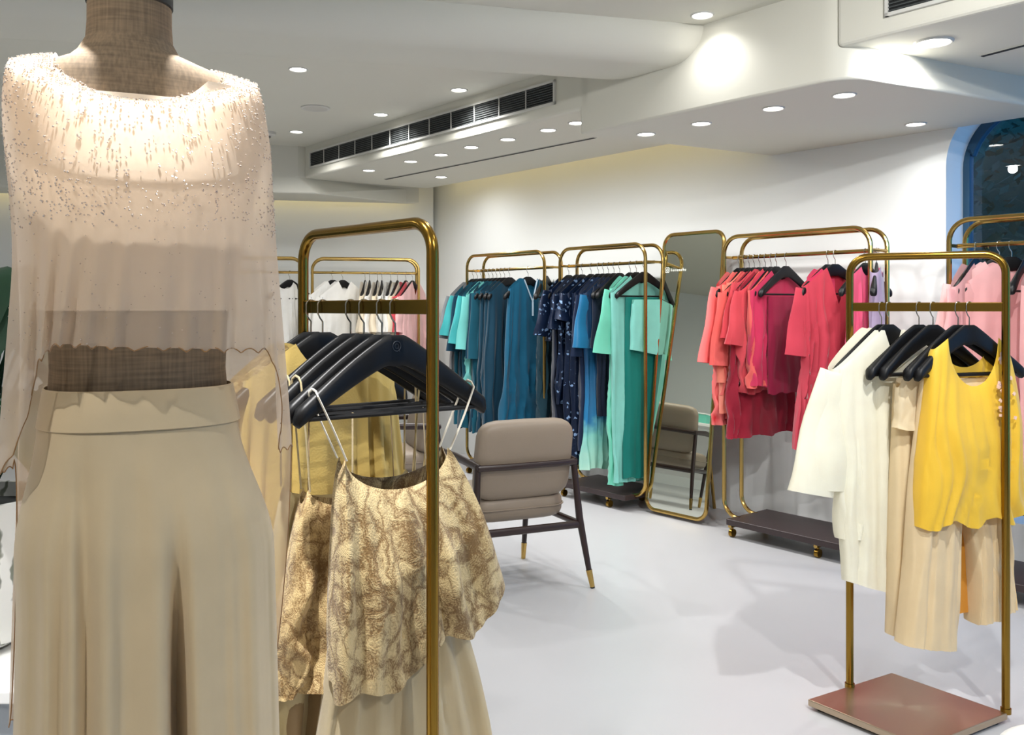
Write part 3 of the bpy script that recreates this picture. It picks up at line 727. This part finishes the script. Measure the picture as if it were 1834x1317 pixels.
# white account icon and lettering printed on the glass
m = MB(); zc = 1.573; xk = .024; w_ = .036
def flatq(x0, x1, z0, z1): m.add([mp(x0, z0, .0045), mp(x1, z0, .0045), mp(x1, z1, .0045), mp(x0, z1, .0045)], [(0, 1, 2, 3)])
outer = rr(w_, w_*1.05, .010, 5); inner = rr(w_, w_*1.05, .010, 5, .005)
m.loft([[mp(xk+x, zc-w_*.5+z, .0045) for x, z in outer], [mp(xk+x*.80+w_*.10, zc-w_*.5+z*.80+w_*.1, .0045) for x, z in outer]], True)
m.loft([[mp(xk+w_/2 + r_*cos(R(20*k)), zc + r_*sin(R(20*k)), .0045) for k in range(18)] for r_ in (.010, .006)], True)
m.tube([mp(xk+w_*.78, zc+w_*.30, .0045), mp(xk+w_*.82, zc+w_*.30, .0046)], .002, 6)
rd = random.Random(4); x = xk + w_ + .012
for ch in range(8):
    h_ = .013 if ch in (0, 6) else .008
    flatq(x, x+.0035, zc-.009, zc-.009+h_*1.6); flatq(x+.007, x+.0100, zc-.009, zc+.004)
    if ch % 2 == 0: flatq(x, x+.010, zc+.001, zc+.004)
    else: flatq(x, x+.010, zc-.009, zc-.006)
    x += .0165
m.build('printed_lettering', plain('white_vinyl', (245, 245, 240), .5), e, smooth=False)

# ------------------------------------------------------------------ armchairs
def cushion(mb, c, size, Mx, ex=4.0, n=24, m_=14):
    rings = []
    for j in range(m_+1):
        ph = -PI/2 + PI*j/m_; sp, cp = sin(ph), cos(ph); ring = []
        for i in range(n):
            th = 2*PI*i/n; ct, st_ = cos(th), sin(th)
            g = lambda v, k: math.copysign(abs(v)**k, v)
            p = Vector((size[0]/2*g(cp, .35)*g(ct, .35), size[1]/2*g(sp, .6), size[2]/2*g(cp, .35)*g(st_, .35)))
            ring.append(Mx @ p + Vector(c))
        rings.append(ring)
    return mb.loft(rings, True, (True, True))
def armchair(loc, rz, label):
    e = empty('armchair', loc, rz, label, 'armchair', 'taupe leather armchairs with dark wood frames')
    lean = Matrix.Rotation(R(-12), 3, 'X')
    # backrest: two upholstered pads either side of the wooden rail
    b = MB(); cushion(b, (0, -.205, .625), (.50, .10, .39), Matrix.Rotation(R(12), 3, 'X')); b.build('backrest', M_LEATHER, e, angle=60)
    s = MB(); cushion(s, (0, .05, .385), (.50, .145, .50), Matrix.Rotation(R(90), 3, 'X') @ Matrix.Identity(3)); so = s.build('seat', M_LEATHER, e, angle=60)
    pts = rr(.50, .50, .09)
    MB().tube([(x-.25, z-.20, .385) for x, z in pts], .004, 6, closed=True).build('seam_piping', M_LEATHER, so)
    for sx in (-1, 1):
        lg = MB().tube([(sx*.30, -.31, .085), (sx*.27, -.27, .33), (sx*.250, -.245, .615)], [.015, .020, .017], 12, flat=.85).build('leg', M_WOOD, e)
        MB().tube([(sx*.311, -.325, .006), (sx*.30, -.31, .085)], [.0115, .0155], 12).build('brass_tip', M_GOLD2, lg)
        MB().tube([(sx*.312, -.326, .0), (sx*.311, -.325, .006)], [.0115, .0115], 12).build('foot_pad', M_DARK, lg)
        lg = MB().tube([(sx*.222, .265, .085), (sx*.235, .26, .33), (sx*.255, .25, .60)], [.015, .019, .016], 12, flat=.85).build('leg', M_WOOD, e)
        MB().tube([(sx*.218, .267, .0), (sx*.222, .265, .085)], [.0115, .0155], 12).build('brass_tip', M_GOLD2, lg)
        MB().tube([(sx*.250, -.27, .605), (sx*.262, 0, .618), (sx*.255, .28, .612)], [.017, .021, .017], 12, flat=.6).build('armrest', M_WOOD, e)
        MB().tube([(sx*.265, -.27, .305), (sx*.238, .26, .305)], .016, 10).build('side_rail', M_WOOD, e)
    MB().tube([(-.255, -.262, .603), (-.13, -.275, .603), (.13, -.275, .603), (.255, -.262, .603)], .0155, 10, flat=.8).build('back_rail', M_WOOD, e)
    MB().tube([(-.272, -.272, .30), (.272, -.272, .30)], .019, 10, flat=.8).build('seat_rail', M_WOOD, e)
    MB().tube([(-.238, .26, .30), (.238, .26, .30)], .018, 10).build('front_rail', M_WOOD, e)
    return e
armchair((-.030, 4.46, 0), R(24), 'taupe leather armchair seen from behind, standing on the open floor')
armchair((-.78, 5.72, 0), R(108), 'taupe leather armchair seen only as a reflection in the mirror')
# desk with a mint box, seen in the mirror
e = empty('desk', (-2.25, 5.55, 0), R(12), 'white desk seen behind the chair in the mirror', 'desk')
MB().box((0, 0, .735), (.7, 1.5, .03)).build('desk_top', M_WHITE, e, smooth=False, bevel=.004)
for y in (-.7, .7): MB().box((0, y, .36), (.6, .04, .72)).build('side_panel', M_WHITE, e, smooth=False)
MB().box((-.28, 0, .45), (.03, 1.36, .5)).build('front_panel', M_WHITE, e, smooth=False)
e = empty('tissue_box', (-2.05, 5.50, .75), R(20), 'mint green box on the desk, reflected in the mirror', 'box')
mt = plain('mint_card', (110, 200, 180), .6)
MB().box((0, 0, .045), (.13, .22, .09)).build('carton', mt, e, smooth=False, bevel=.004)
MB().box((0, 0, .094), (.14, .23, .012)).build('lid', M_WHITE, e, smooth=False, bevel=.003)

# ------------------------------------------------------------------ front racks
def front_rack(pl, pr, label, plate, hz=1.5225):
    a = Vector((pl[0], pl[1], 0)); b = Vector((pr[0], pr[1], 0)); v = b-a; L = v.length; an = math.atan2(v.y, v.x)
    e = empty('garment_rack', a, an, label, 'clothes rack', 'low gold display racks in the foreground')
    r = .062; pts = [(0, 0, .03)]
    for k in range(9):
        q = R(180 - 90*k/8); pts.append((r + r*cos(q), 0, hz - r + r*sin(q)))
    for k in range(9):
        q = R(90 - 90*k/8); pts.append((L - r + r*cos(q), 0, hz - r + r*sin(q)))
    pts.append((L, 0, .03))
    MB().tube(pts, .0128, 16).build('frame', M_GOLD, e)
    for x in (0, L):
        MB().tube([(x, 0, .028), (x, 0, .045)], .0165, 16).build('collar', M_GOLD, e)
    MB().box((L/2, 0, 1.35), (L-.01, .013, .030)).build('crossbar', M_GOLD, e, smooth=False, bevel=.002)
    pm = MB().prism(plate, .012, .034)
    po = pm.build('base_plate', M_PLATE, e, smooth=False, bevel=.003)
    inv = (Matrix.Translation(a) @ Matrix.Rotation(an, 4, 'Z')).inverted(); po.matrix_parent_inverse = inv
    cx_, cy_ = sum(p[0] for p in plate)/4, sum(p[1] for p in plate)/4
    for p in plate:
        f = MB().lathe([(.016, 0), (.018, .012)], (p[0]+(cx_-p[0])*.15, p[1]+(cy_-p[1])*.15, 0), 14).build('foot_pad', M_DARK, e); f.matrix_parent_inverse = inv
    return e, a, v/L, L
# right rack
RL, RR = (1.172, 3.10), (1.607, 2.907)
Lc = Vector((.992, 2.996)); Bc = Vector((1.366, 3.214)); dr = Vector((.60, -.80))*.40
plate = [tuple(Lc), tuple(Lc+dr), tuple(Bc+dr), tuple(Bc)]
rackR = front_rack(RL, RR, 'low gold rack on a copper plate, holding the ivory shirts and yellow top', plate)
# left rack
LL, LR = (-.507, 2.17), (-.160, 1.80)
v = (Vector(LR)-Vector(LL)).normalized(); pn_ = Vector((-v.y, v.x)); 
cen = (Vector(LL)+Vector(LR))/2
plate = [tuple(cen - v*.29 - pn_*.2), tuple(cen + v*.29 - pn_*.2), tuple(cen + v*.29 + pn_*.2), tuple(cen - v*.29 + pn_*.2)]
rackL = front_rack(LL, LR, 'tall gold rack beside the mannequin, holding the gold brocade tops', plate)
def on_bar(rack, px):
    e_, a, u, L = rack; r = (px-CX)/F; k = (r*a.y - a.x)/(u.x - r*u.y)
    return (a.x+u.x*k, a.y+u.y*k, 1.365)

# ---- left rack clothes
BRO = brocade('gold_brocade', (204, 182, 134), (122, 94, 54), 11)
BRO2 = brocade('gold_brocade_dark', (200, 174, 124), (122, 92, 50), 12)
LACE = brocade('gold_lace', (206, 180, 116), (140, 108, 50), 30)
CHAMP = cloth('champagne_satin', (196, 178, 132), .45, shine=.25, transl=.1); TULLE = cloth('beige_tulle', (214, 198, 162), .8, alpha=.82, transl=.3)
YEL = cloth('pale_gold_silk', (214, 186, 108), .45, transl=.15); CORD = cloth('white_cord', (232, 226, 210), bump=0, transl=0)
TAUPE = cloth('sand_tulle', (176, 150, 112), .8, alpha=.9, transl=.2)
GL = 'hangers on the rack beside the mannequin'; GC = 'gold clothes on the rack beside the mannequin'
pxL = [557, 578, 628, 652, 684, 708]; phL = [40, 38, 40, 38, 37, 36]
hL = []
for i, (px, ph) in enumerate(zip(pxL, phL)):
    loc = on_bar(rackL, px); hL.append((loc, R(ph)))
    hanger(loc, R(ph), (ORD[i] + ' wooden hanger from the left on the gold rack beside the mannequin') if i < 5 else 'nearest big black hanger with a ring emblem, holding the brocade top', GL)
frontH = [o for o in bpy.data.objects if o.get('label', '').startswith('nearest big black')][0]
em = plain('emblem_grey', (62, 64, 68), .4)
MB().tube([(.0095*cos(R(k*20)), -.0068, -.098 + .0105*sin(R(k*20))) for k in range(18)], .0008, 5, closed=True).build('emblem', em, frontH)
mm_ = MB().tube([(.003, -.0068, -.101), (.007, -.0068, -.110)], .0008, 5); mm_.tube([(.0045*cos(R(k*30)), -.0068, -.098 + .005*sin(R(k*30))) for k in range(12)], .0006, 5, closed=True); mm_.build('emblem', em, frontH)
dress('dress', 'plain pale gold silk dress deepest on the rack beside the mannequin', 'dress', GC, *hL[1], YEL, .95, W=.19, Wh=.26, seed=101, nu=96, nv=32, amp=.02)
dress('jacket', 'gold lace jacket with beaded shoulder peeking out beside the mannequin sleeve', 'jacket', GC, *hL[0], LACE, .62, W=.21, Wh=.24, seed=102, nu=96, nv=32, amp=.012, neck=(.08, .12, .01), v=True)
strap_top('dress', 'champagne satin strap dress between the mannequin and the brocade', 'dress', GC, *hL[2], CHAMP, -.40, .17, .25, lambda cx, f: -1.05, scoop=.05, seed=103, strapmat=CHAMP, Dh=.05, amp=.028)
def hem2(cx, f): return -.735 - .03*cx + .012*sin(cx*7) + (0 if f else .03)
strap_top('top', 'second gold brocade top, half hidden left of the nearest one', 'top', GC, *hL[3], BRO2, -.40, .15, .225, lambda cx, f: -.79 + .03*cx, scoop=.05, seed=104, strapmat=CHAMP, Dh=.06, amp=.03)
bar_drape('skirt', 'sand tulle skirt hanging lowest beneath the second brocade top', 'skirt', GC, (hL[3][0][0]-.03, hL[3][0][1]+.03, 1.365), hL[3][1], TAUPE, 1.24, .12, .25, Dh=.05, amp=.02, seed=105, nu=110, nv=34, ztop=-.46, fl=.8)
bar_drape('skirt', 'beige tulle skirt flaring out under the nearest brocade top', 'skirt', GC, (hL[5][0][0]-.012, hL[5][0][1]+.02, 1.365), hL[5][1], TULLE, 1.26, .10, .26, Dh=.062, amp=.022, seed=106, nu=120, nv=36, ztop=-.44, fl=.85, bow=.055)
def hem1(cx, f):
    return -.745 + .075*cx + .02*sin(cx*6.5+1) + .03*max(0, cx-.3) + (.0 if f else .04)
strap_top('top', 'nearest gold brocade peplum top with thin white cord straps', 'top', GC, *hL[5], BRO, -.322, .132, .205, hem1, scoop=.075, seed=107, strapmat=CORD, Dh=.075, amp=.026, nu=150, nv=44, sx=.185, fl=.75, lo=5, hi=12, bow=.05)

# ---- right rack clothes
pxR = [1579, 1592, 1646, 1671, 1716, 1736]; phR = [27, 25, 22, 21, 20, 19]
hR = []
for i, (px, ph) in enumerate(zip(pxR, phR)):
    loc = on_bar(rackR, px); hR.append((loc, R(ph)))
    hanger(loc, R(ph), ORD[i] + ' wooden hanger from the left on the low rack with the yellow top', 'hangers on the low rack with the yellow top')
GR = 'clothes on the low rack with the yellow top'
CRM = cloth('cream_crepe', (238, 216, 174), .7, transl=.3); CRM2 = cloth('pale_cream_georgette', (240, 224, 190), .7, alpha=.95, transl=.35)
YELL = cloth('bright_yellow_silk', (244, 202, 62), .5, transl=.3, shine=.15); AMBER = cloth('amber_lining', (222, 152, 48), .6)
def shirt(label, H_, seed, ln, sl, mat, hemf, Wh):
    return dress('shirt', label, 'shirt', GR, *H_, mat, ln, W=.242, Wh=Wh, D0=.034, Dh=.04, amp=.008, seed=seed, neck=(.06, .14, .01), v=True, nu=110, nv=36, sl=sl, hemf=hemf)
shirt('ivory organza shirt with wide elbow sleeve, leftmost on the low rack', hR[0], 111, .72, (.37, .065, .105, .10), IVORY, lambda cx, f: -.80-.02*cx, .215)
shirt('second ivory organza shirt with a slanted sheer hem', hR[1], 112, .9, (.36, .065, .10, .06), IVORY, lambda cx, f: -.92-.14*(cx*.5+.5), .21)
bar_drape('trousers', 'long cream trousers with a button strip down the leg', 'trousers', GR, *hR[2], CRM, 1.12, .11, .135, Dh=.045, amp=.010, seed=113, nu=110, nv=36, ztop=-.27, hemf=lambda cx, f: -1.12-.02*cx)
strap_top('crop_top', 'short pale cream wrap top on the middle hanger pair', 'top', GR, *hR[3], CRM2, -.25, .155, .17, lambda cx, f: -.37-.05*math.sin(2.2*abs(cx)), scoop=.0, seed=114, Dh=.035, amp=.008, nu=90, nv=22)
tr = empty('trousers', hR[4][0], hR[4][1], 'wide cream trousers with a split leg under the yellow top', 'trousers', GR)
for sgn, sd, w1, bw_, hl in ((-1, 115, .105, -.062, -1.12), (1, 119, .080, .066, -1.05)):
    lb = body(lambda x, fr: -.25, lambda cx, fr: hl + .02*sgn*cx, .082, w1, .016, .05, .010, sd, 84, 34, 1.2, 5, 12, bow=bw_)
    lb.v = [(x + sgn*.074, y, z) for x, y, z in lb.v]; lb.build('leg', CRM, tr, angle=80)
lb = body(lambda x, fr: -.27, lambda cx, fr: -1.04, .06, .13, .006, .012, .004, 121, 48, 24, 1); lb.v = [(x+.01, y+.028, z) for x, y, z in lb.v]; lb.build('lining', AMBER, tr, angle=80)
ye = dress('camisole', 'bright yellow sleeveless top with embroidered neckline', 'top', GR, *hR[5], YELL, .70, W=.155, Wh=.225, D0=.02, Dh=.06, amp=.008, seed=116, neck=(.105, .16, .10), nu=130, nv=40, fl=.6, hemf=lambda cx, f: -.715+.015*math.sin(cx*9))
rd = random.Random(9); m = MB()
for k in range(46):
    z_ = -.16 - rd.random()**1.3*.22; sx_ = rd.uniform(.098, .125) if z_ > -.26 else rd.uniform(.06, .125)
    yy = -(.030 + .036*ss(-.17, -.32, z_))
    m.box((sx_, yy, z_), (.009, .004, .011), M=Matrix.Rotation(rd.uniform(0, 3), 3, 'Y'))
m.build('embroidery', spotted('silver_pink_thread', (226, 190, 170), (190, 170, 180), 60), ye)

# ------------------------------------------------------------------ mannequin
XM, YM, YAW = -.556, 1.30, R(25)
LEFT = .79
man = empty('mannequin', (XM, YM, 0), YAW, 'linen covered headless mannequin wearing the sheer cape and wide trousers', 'mannequin')
LIN = linen('grey_brown_linen', (128, 108, 84)); LINL = linen('pale_linen', (214, 198, 170))
trs = [(1.786, .0570, .0570, 0), (1.76, .0572, .0572, 0), (1.735, .059, .059, 0), (1.715, .070, .068, .0), (1.703, .105, .072, .002), (1.69, .145, .078, .003), (1.672, .172, .082, .002), (1.64, .184, .090, 0), (1.59, .180, .104, -.006),
       (1.54, .170, .124, -.020), (1.50, .162, .134, -.026), (1.46, .155, .120, -.016), (1.40, .144, .100, -.004), (1.33, .136, .092, 0), (1.26, .133, .090, 0), (1.20, .138, .092, 0), (1.10, .140, .085, .004), (1.02, .125, .075, .006), (.98, .09, .05, .005)]
def asym(x): return x*(LEFT if x < 0 else 1)
def tring(z, w, d_, yo, n=64, off=0):
    out = []
    for k in range(n):
        th = 2*PI*k/n; c_, s_ = cos(th), sin(th)
        e_ = 1 if z > 1.72 else .85
        out.append((asym((w+off)*math.copysign(abs(c_)**e_, c_)) if z < 1.715 else (w+off)*c_, (d_+off)*s_ + yo, z))
    return out
MB().loft([tring(*t) for t in trs], True, (True, True)).build('torso', LIN, man, angle=60)
MB().lathe([(.0575, 1.786), (.0592, 1.788), (.0592, 1.806), (.057, 1.810), (.01, 1.8105)], n=48).build('neck_cap', M_BLACK, man)
MB().tube([(0, 0, .86), (0, 0, .02)], .014, 12).build('pole', M_GOLD, man)
MB().lathe([(.17, 0), (.17, .012), (.15, .02), (.02, .028)], n=40).build('base', M_GOLD, man)

# cape blouse: rings from neckline over the shoulder and down to a dipping hem
SHEER = cloth('sheer_beige_georgette', (236, 214, 188), .6, alpha=.62, transl=.4, sheen=.4, bump=.05, shine=.2); LININ = cloth('lining_satin', (238, 220, 196), .6, transl=.1, bump=.05)
gf = wave(211, 4, 5, 11); gb = wave(212, 4, 5, 10)
def cape_pt(th, v):
    c_, s_ = cos(th), sin(th); fr = -s_                   # fr=1 at the front
    lf = .86 - .15*ss(.10, .6, v)
    def E(w, d_, p=.9):
        x = w*math.copysign(abs(c_)**p, c_); return (x*(lf if x < 0 else 1), d_*math.copysign(abs(s_)**.9, s_))
    fz = max(0, fr)
    n = E(.112, .080); zn = 1.704 - .072*fz**1.5 - .005*max(0, -fr)
    a = E(.166, .104 + .006*fz); za = 1.683 - .068*abs(s_)**1.2
    b = E(.197, .150 + .040*fz); zb = 1.585 - .085*fz
    # hem
    ax = abs(c_)
    if fr > 0: zh = 1.293 - .012*(c_) - .15*ss(.70, .97, ax) - .03*ss(.45, .8, -c_)
    else: zh = 1.143 - .40*ss(-.02, .30, s_)
    dd = .150 if fr > 0 else .165
    h = E(.222, dd, .85); 
    if v < .14: q = v/.14; p0, p1, z0, z1 = n, a, zn, za
    elif v < .30: q = (v-.14)/.16; p0, p1, z0, z1 = a, b, za, zb
    else: q = (v-.30)/.70; p0, p1, z0, z1 = b, h, zb, zh
    x = p0[0]+(p1[0]-p0[0])*q; y = p0[1]+(p1[1]-p0[1])*q; z = z0+(z1-z0)*q
    if v < .30:
        k = .012*sin(PI*v/.30); z += k*.6; x += k*c_*1.0; y += k*s_*.6
    am = .020*ss(.34, 1, v)
    w = gf(c_*3.2 + .4*v) if fr > 0 else gb(c_*3)
    y += am*w*(abs(s_)**.5); x += .012*ss(.3, 1, v)*sin(s_*9+1)*abs(c_)
    if v > .995: z += .007*abs(sin(th*26))
    return Vector((x, y-.010*(fr > 0), z))
nu, nv = 220, 60
cape = empty('cape_blouse', (XM, YM, 1.35), YAW, 'sheer beige cape blouse with beaded shoulders on the mannequin', 'blouse')
def lz(p): return (p[0], p[1], p[2]-1.35)
MB().loft([[lz(cape_pt(2*PI*i/nu, j/nv)) for i in range(nu)] for j in range(nv+1)], True).build('sheer_cape', SHEER, cape, angle=80)
tan = cloth('tan_edging', (150, 112, 70), bump=0, transl=0)
MB().tube([lz(cape_pt(2*PI*i/440, 1.0)) for i in range(440)], .0009, 5, closed=True).build('scalloped_edging', tan, cape)
MB().tube([lz(cape_pt(2*PI*i/120, 0.0)) for i in range(120)], .0016, 6, closed=True).build('neck_binding', LININ, cape)
# inner lining top
inner = [t for t in trs if 1.34 < t[0] < 1.65]
lr = [tring(1.672, .176, .080, -.004, 72, .004)]*1 + [tring(t[0], t[1], t[2], t[3], 72, .007) for t in inner] + [tring(1.345, .140, .098, -.002, 72, .010)]
def cut(ring):
    out = []
    for (x, y, z) in ring:
        out.append(lz((x, y, z)))
    return out
rings = []
for k, r_ in enumerate(lr):
    rings.append([lz((x, y, z - (.055*max(0, 1-(x/.10)**2) if (k == 0 and y < 0) else 0))) for x, y, z in r_])
MB().loft(rings, True).build('lining', LININ, cape, angle=80)
# beads and sequins
rd = random.Random(77); m = MB()
def bead(p, r_):
    vs = [(p.x+r_, p.y, p.z), (p.x-r_, p.y, p.z), (p.x, p.y+r_, p.z), (p.x, p.y-r_, p.z), (p.x, p.y, p.z+r_), (p.x, p.y, p.z-r_)]
    m.add([lz(q) for q in vs], [(0, 2, 4), (2, 1, 4), (1, 3, 4), (3, 0, 4), (2, 0, 5), (1, 2, 5), (3, 1, 5), (0, 3, 5)])
cnt = 0
while cnt < 2300:
    th = rd.uniform(PI*.93, PI*2.07); v = .01 + .47*rd.random()**1.5
    pnt = cape_pt(th, v); bead(pnt + Vector((0, -.0015 if sin(th) < 0 else .0015, .001)), rd.uniform(.0009, .0018)); cnt += 1
for k in range(170):
    th = rd.uniform(PI*1.02, PI*1.98); v = rd.uniform(.42, .98); pnt = cape_pt(th, v); bead(pnt + Vector((0, -.0016, 0)), rd.uniform(.0006, .0013))
bo = m.build('beading', plain('crystal_bead', (214, 206, 200), .12, .75, .3, 400), cape, smooth=False); bo['kind'] = 'stuff'

# palazzo trousers
TRO = cloth('cream_crepe_trouser', (214, 192, 154), .75, transl=.08, bump=.05)
tro = empty('palazzo_trousers', (XM, YM, .24), YAW, 'wide cream palazzo trousers with flat waistband on the mannequin', 'trousers')
gw = wave(300, 4, 5, 12)
def tro_pt(th, f):
    c_, s_ = cos(th), sin(th); z = 1.185 + (.30-1.185)*f
    w = .150 + .048*ss(0, .22, f) + .022*f; d_ = .104 + .022*ss(0, .2, f) + .03*f
    x = w*math.copysign(abs(c_)**.8, c_); x *= (.80 - .09*ss(.0, .3, f)) if x < 0 else 1; y = d_*math.copysign(abs(s_)**.85, s_)
    am = .013*ss(.0, .35, f)
    y += am*gw(c_*3.0)*abs(s_)**.5*(1 if s_ < 0 else .6)
    for cx0, wd, dp in ((.052 + .012*f, .011, .085*ss(.10, .5, f)), (-.062, .010, .012*ss(0, .1, f)), (.005, .008, .006*ss(0, .1, f)*(1-f)), (.118, .013, .014*ss(.05, .4, f))):
        if s_ < 0: y += dp*math.exp(-((x-cx0)/wd)**2)
        elif dp > .03: y -= dp*math.exp(-((x-cx0)/wd)**2)
    return (x, y, z-.24)
nu = 240
MB().loft([[tro_pt(2*PI*i/nu, j/44) for i in range(nu)] for j in range(45)], True).build('legs', TRO, tro, angle=80)
def band(th, z, o): 
    c_, s_ = cos(th), sin(th); w = .1385 + (1.24-z)*.2 + o; return (asym(w*math.copysign(abs(c_)**.82, c_)), (w*.705)*math.copysign(abs(s_)**.85, s_), z-.24)
MB().loft([[band(2*PI*i/120, z, o) for i in range(120)] for z, o in ((1.182, .002), (1.183, .004), (1.20, .004), (1.235, .004), (1.2365, .001), (1.20, .0))], True).build('waistband', TRO, tro, angle=50)

# ------------------------------------------------------------------ plant, plinth and pouf
PX, PY = -1.40, 2.30
e = empty('plinth', (PX, PY, 0), 0, 'white plinth under the patterned pot behind the mannequin', 'plinth')
MB().box((0, 0, .225), (.52, .52, .45)).build('plinth_body', plain('shaded_plinth', (150, 156, 162), .6), e, smooth=False, bevel=.004)  # grey body stands in for the white plinth's shaded front
MB().box((0, 0, .465), (.56, .56, .03)).build('plinth_top', M_WHITE, e, smooth=False, bevel=.004)
e = empty('potted_plant', (PX, PY, .48), 0, 'dark leafy plant in a white marbled pot at the left edge', 'plant')
POT, nt_, b_, o_ = nodes_of('marbled_pot'); w_ = nt_.nodes.new('ShaderNodeTexWave'); w_.inputs['Scale'].default_value = 9; w_.inputs['Distortion'].default_value = 9; w_.inputs['Detail'].default_value = 3
tc = nt_.nodes.new('ShaderNodeTexCoord'); nt_.links.new(tc.outputs['Object'], w_.inputs['Vector']); rp = nt_.nodes.new('ShaderNodeValToRGB'); rp.color_ramp.elements[0].color = lin((130, 134, 122)); rp.color_ramp.elements[1].color = lin((236, 236, 232)); rp.color_ramp.elements[0].position = .08; rp.color_ramp.elements[1].position = .32
nt_.links.new(w_.outputs['Fac'], rp.inputs[0]); nt_.links.new(rp.outputs[0], b_.inputs['Base Color'])
MB().lathe([(.10, 0), (.15, .03), (.185, .10), (.20, .20), (.20, .30), (.195, .385), (.18, .385), (.18, .34)], n=44, cap=(True, False)).build('pot', POT, e)
MB().lathe([(.18, .345), (.001, .36)], n=30, cap=(False, True)).build('soil', M_DARK, e)
m = MB(); ms = MB(); rd = random.Random(12)
for k in range(30):
    az = 2*PI*k/30*2.4 + rd.uniform(-.3, .3); el = rd.uniform(.1, 1.0); ln = rd.uniform(.18, .26)
    base = Vector((rd.uniform(-.05, .05), rd.uniform(-.05, .05), .36)); out = Vector((cos(az), sin(az), 0))
    tip = base + out*(.08 + .10*rd.random()) + Vector((0, 0, .08 + el*.55))
    ms.tube([base, base*.5 + tip*.5 + Vector((0, 0, .05)), tip], .004, 5)
    side = Vector((-sin(az), cos(az), 0)); rows = []
    for j in range(9):
        f = j/8; c = tip + out*ln*f*.8 + Vector((0, 0, .04*sin(PI*f) - ln*.75*f*f)); w = .085*math.sin(PI*min(1, f*.92+.06))**.8 + .001
        rows.append([c - side*w + Vector((0, 0, .012)), c - side*w*.5, c + Vector((0, 0, -.008)), c + side*w*.5, c + side*w + Vector((0, 0, .012))])
    m.loft(rows, False)
m.build('foliage', M_LEAF, e, angle=80); ms.build('stems', M_LEAF, e)

e = empty('pouf', (1.15, 1.755, 0), 0, 'white round pouf just showing at the bottom right corner', 'pouf')
MB().lathe([(.15, .03), (.175, .05), (.188, .12), (.19, .30), (.186, .41), (.174, .452), (.14, .468), (.001, .472)], n=48).build('cushion', plain('white_boucle', (236, 234, 230), .9, 0, .04, 60, .3, 120), e, angle=70)
MB().lathe([(.13, 0), (.13, .03)], n=32).build('base', M_DARK, e)

# ------------------------------------------------------------------ garden beyond the arched window
rd = random.Random(31); m = MB()
for k in range(5200):
    s_ = rd.uniform(1.8, 5.0); t_ = rd.uniform(1.6, 2.6); z = rd.uniform(.0, 3.0)
    x, y = st(s_, t_); a = rd.uniform(0, 6.28); b = rd.uniform(-1, 1); q = rd.uniform(.03, .075)
    u = Vector((cos(a)*cos(b), sin(a)*cos(b), sin(b)))*q; w = Vector((-sin(a), cos(a), rd.uniform(-.6, .6)))*q*.5; c = Vector((x, y, z))
    m.add([c-u, c+w, c+u, c-w], [(0, 1, 2, 3)])
o = m.build('garden_foliage', M_NIGHT, smooth=False); tag(o, 'dark evening foliage outside the arched window', 'foliage', kind='stuff')
struct(MB().prism(st_poly([(.5, 2.9), (5.4, 2.9), (5.4, 3.1), (.5, 3.1)]), -.1, 3.6).build('sky_screen_wall', M_NIGHT, smooth=False))  # added dark wall that hides the bright sky behind the foliage
struct(MB().prism(st_poly([(1.5, .78), (9.5, .78), (9.5, 3.1), (1.5, 3.1)]), -.12, -.02).build('ground_outside', plain('dark_soil', (30, 34, 34), .9), smooth=False))

# ------------------------------------------------------------------ world and colour
w = bpy.data.worlds.new('dusk'); SC.world = w; w.use_nodes = True
bg = w.node_tree.nodes['Background']; bg.inputs[0].default_value = (.06, .40, .92, 1); bg.inputs[1].default_value = 1.9
vs = SC.view_settings; vs.view_transform = 'Standard'; vs.look = 'None'; vs.gamma = 1; vs.use_curve_mapping = False; vs.exposure = 0.3
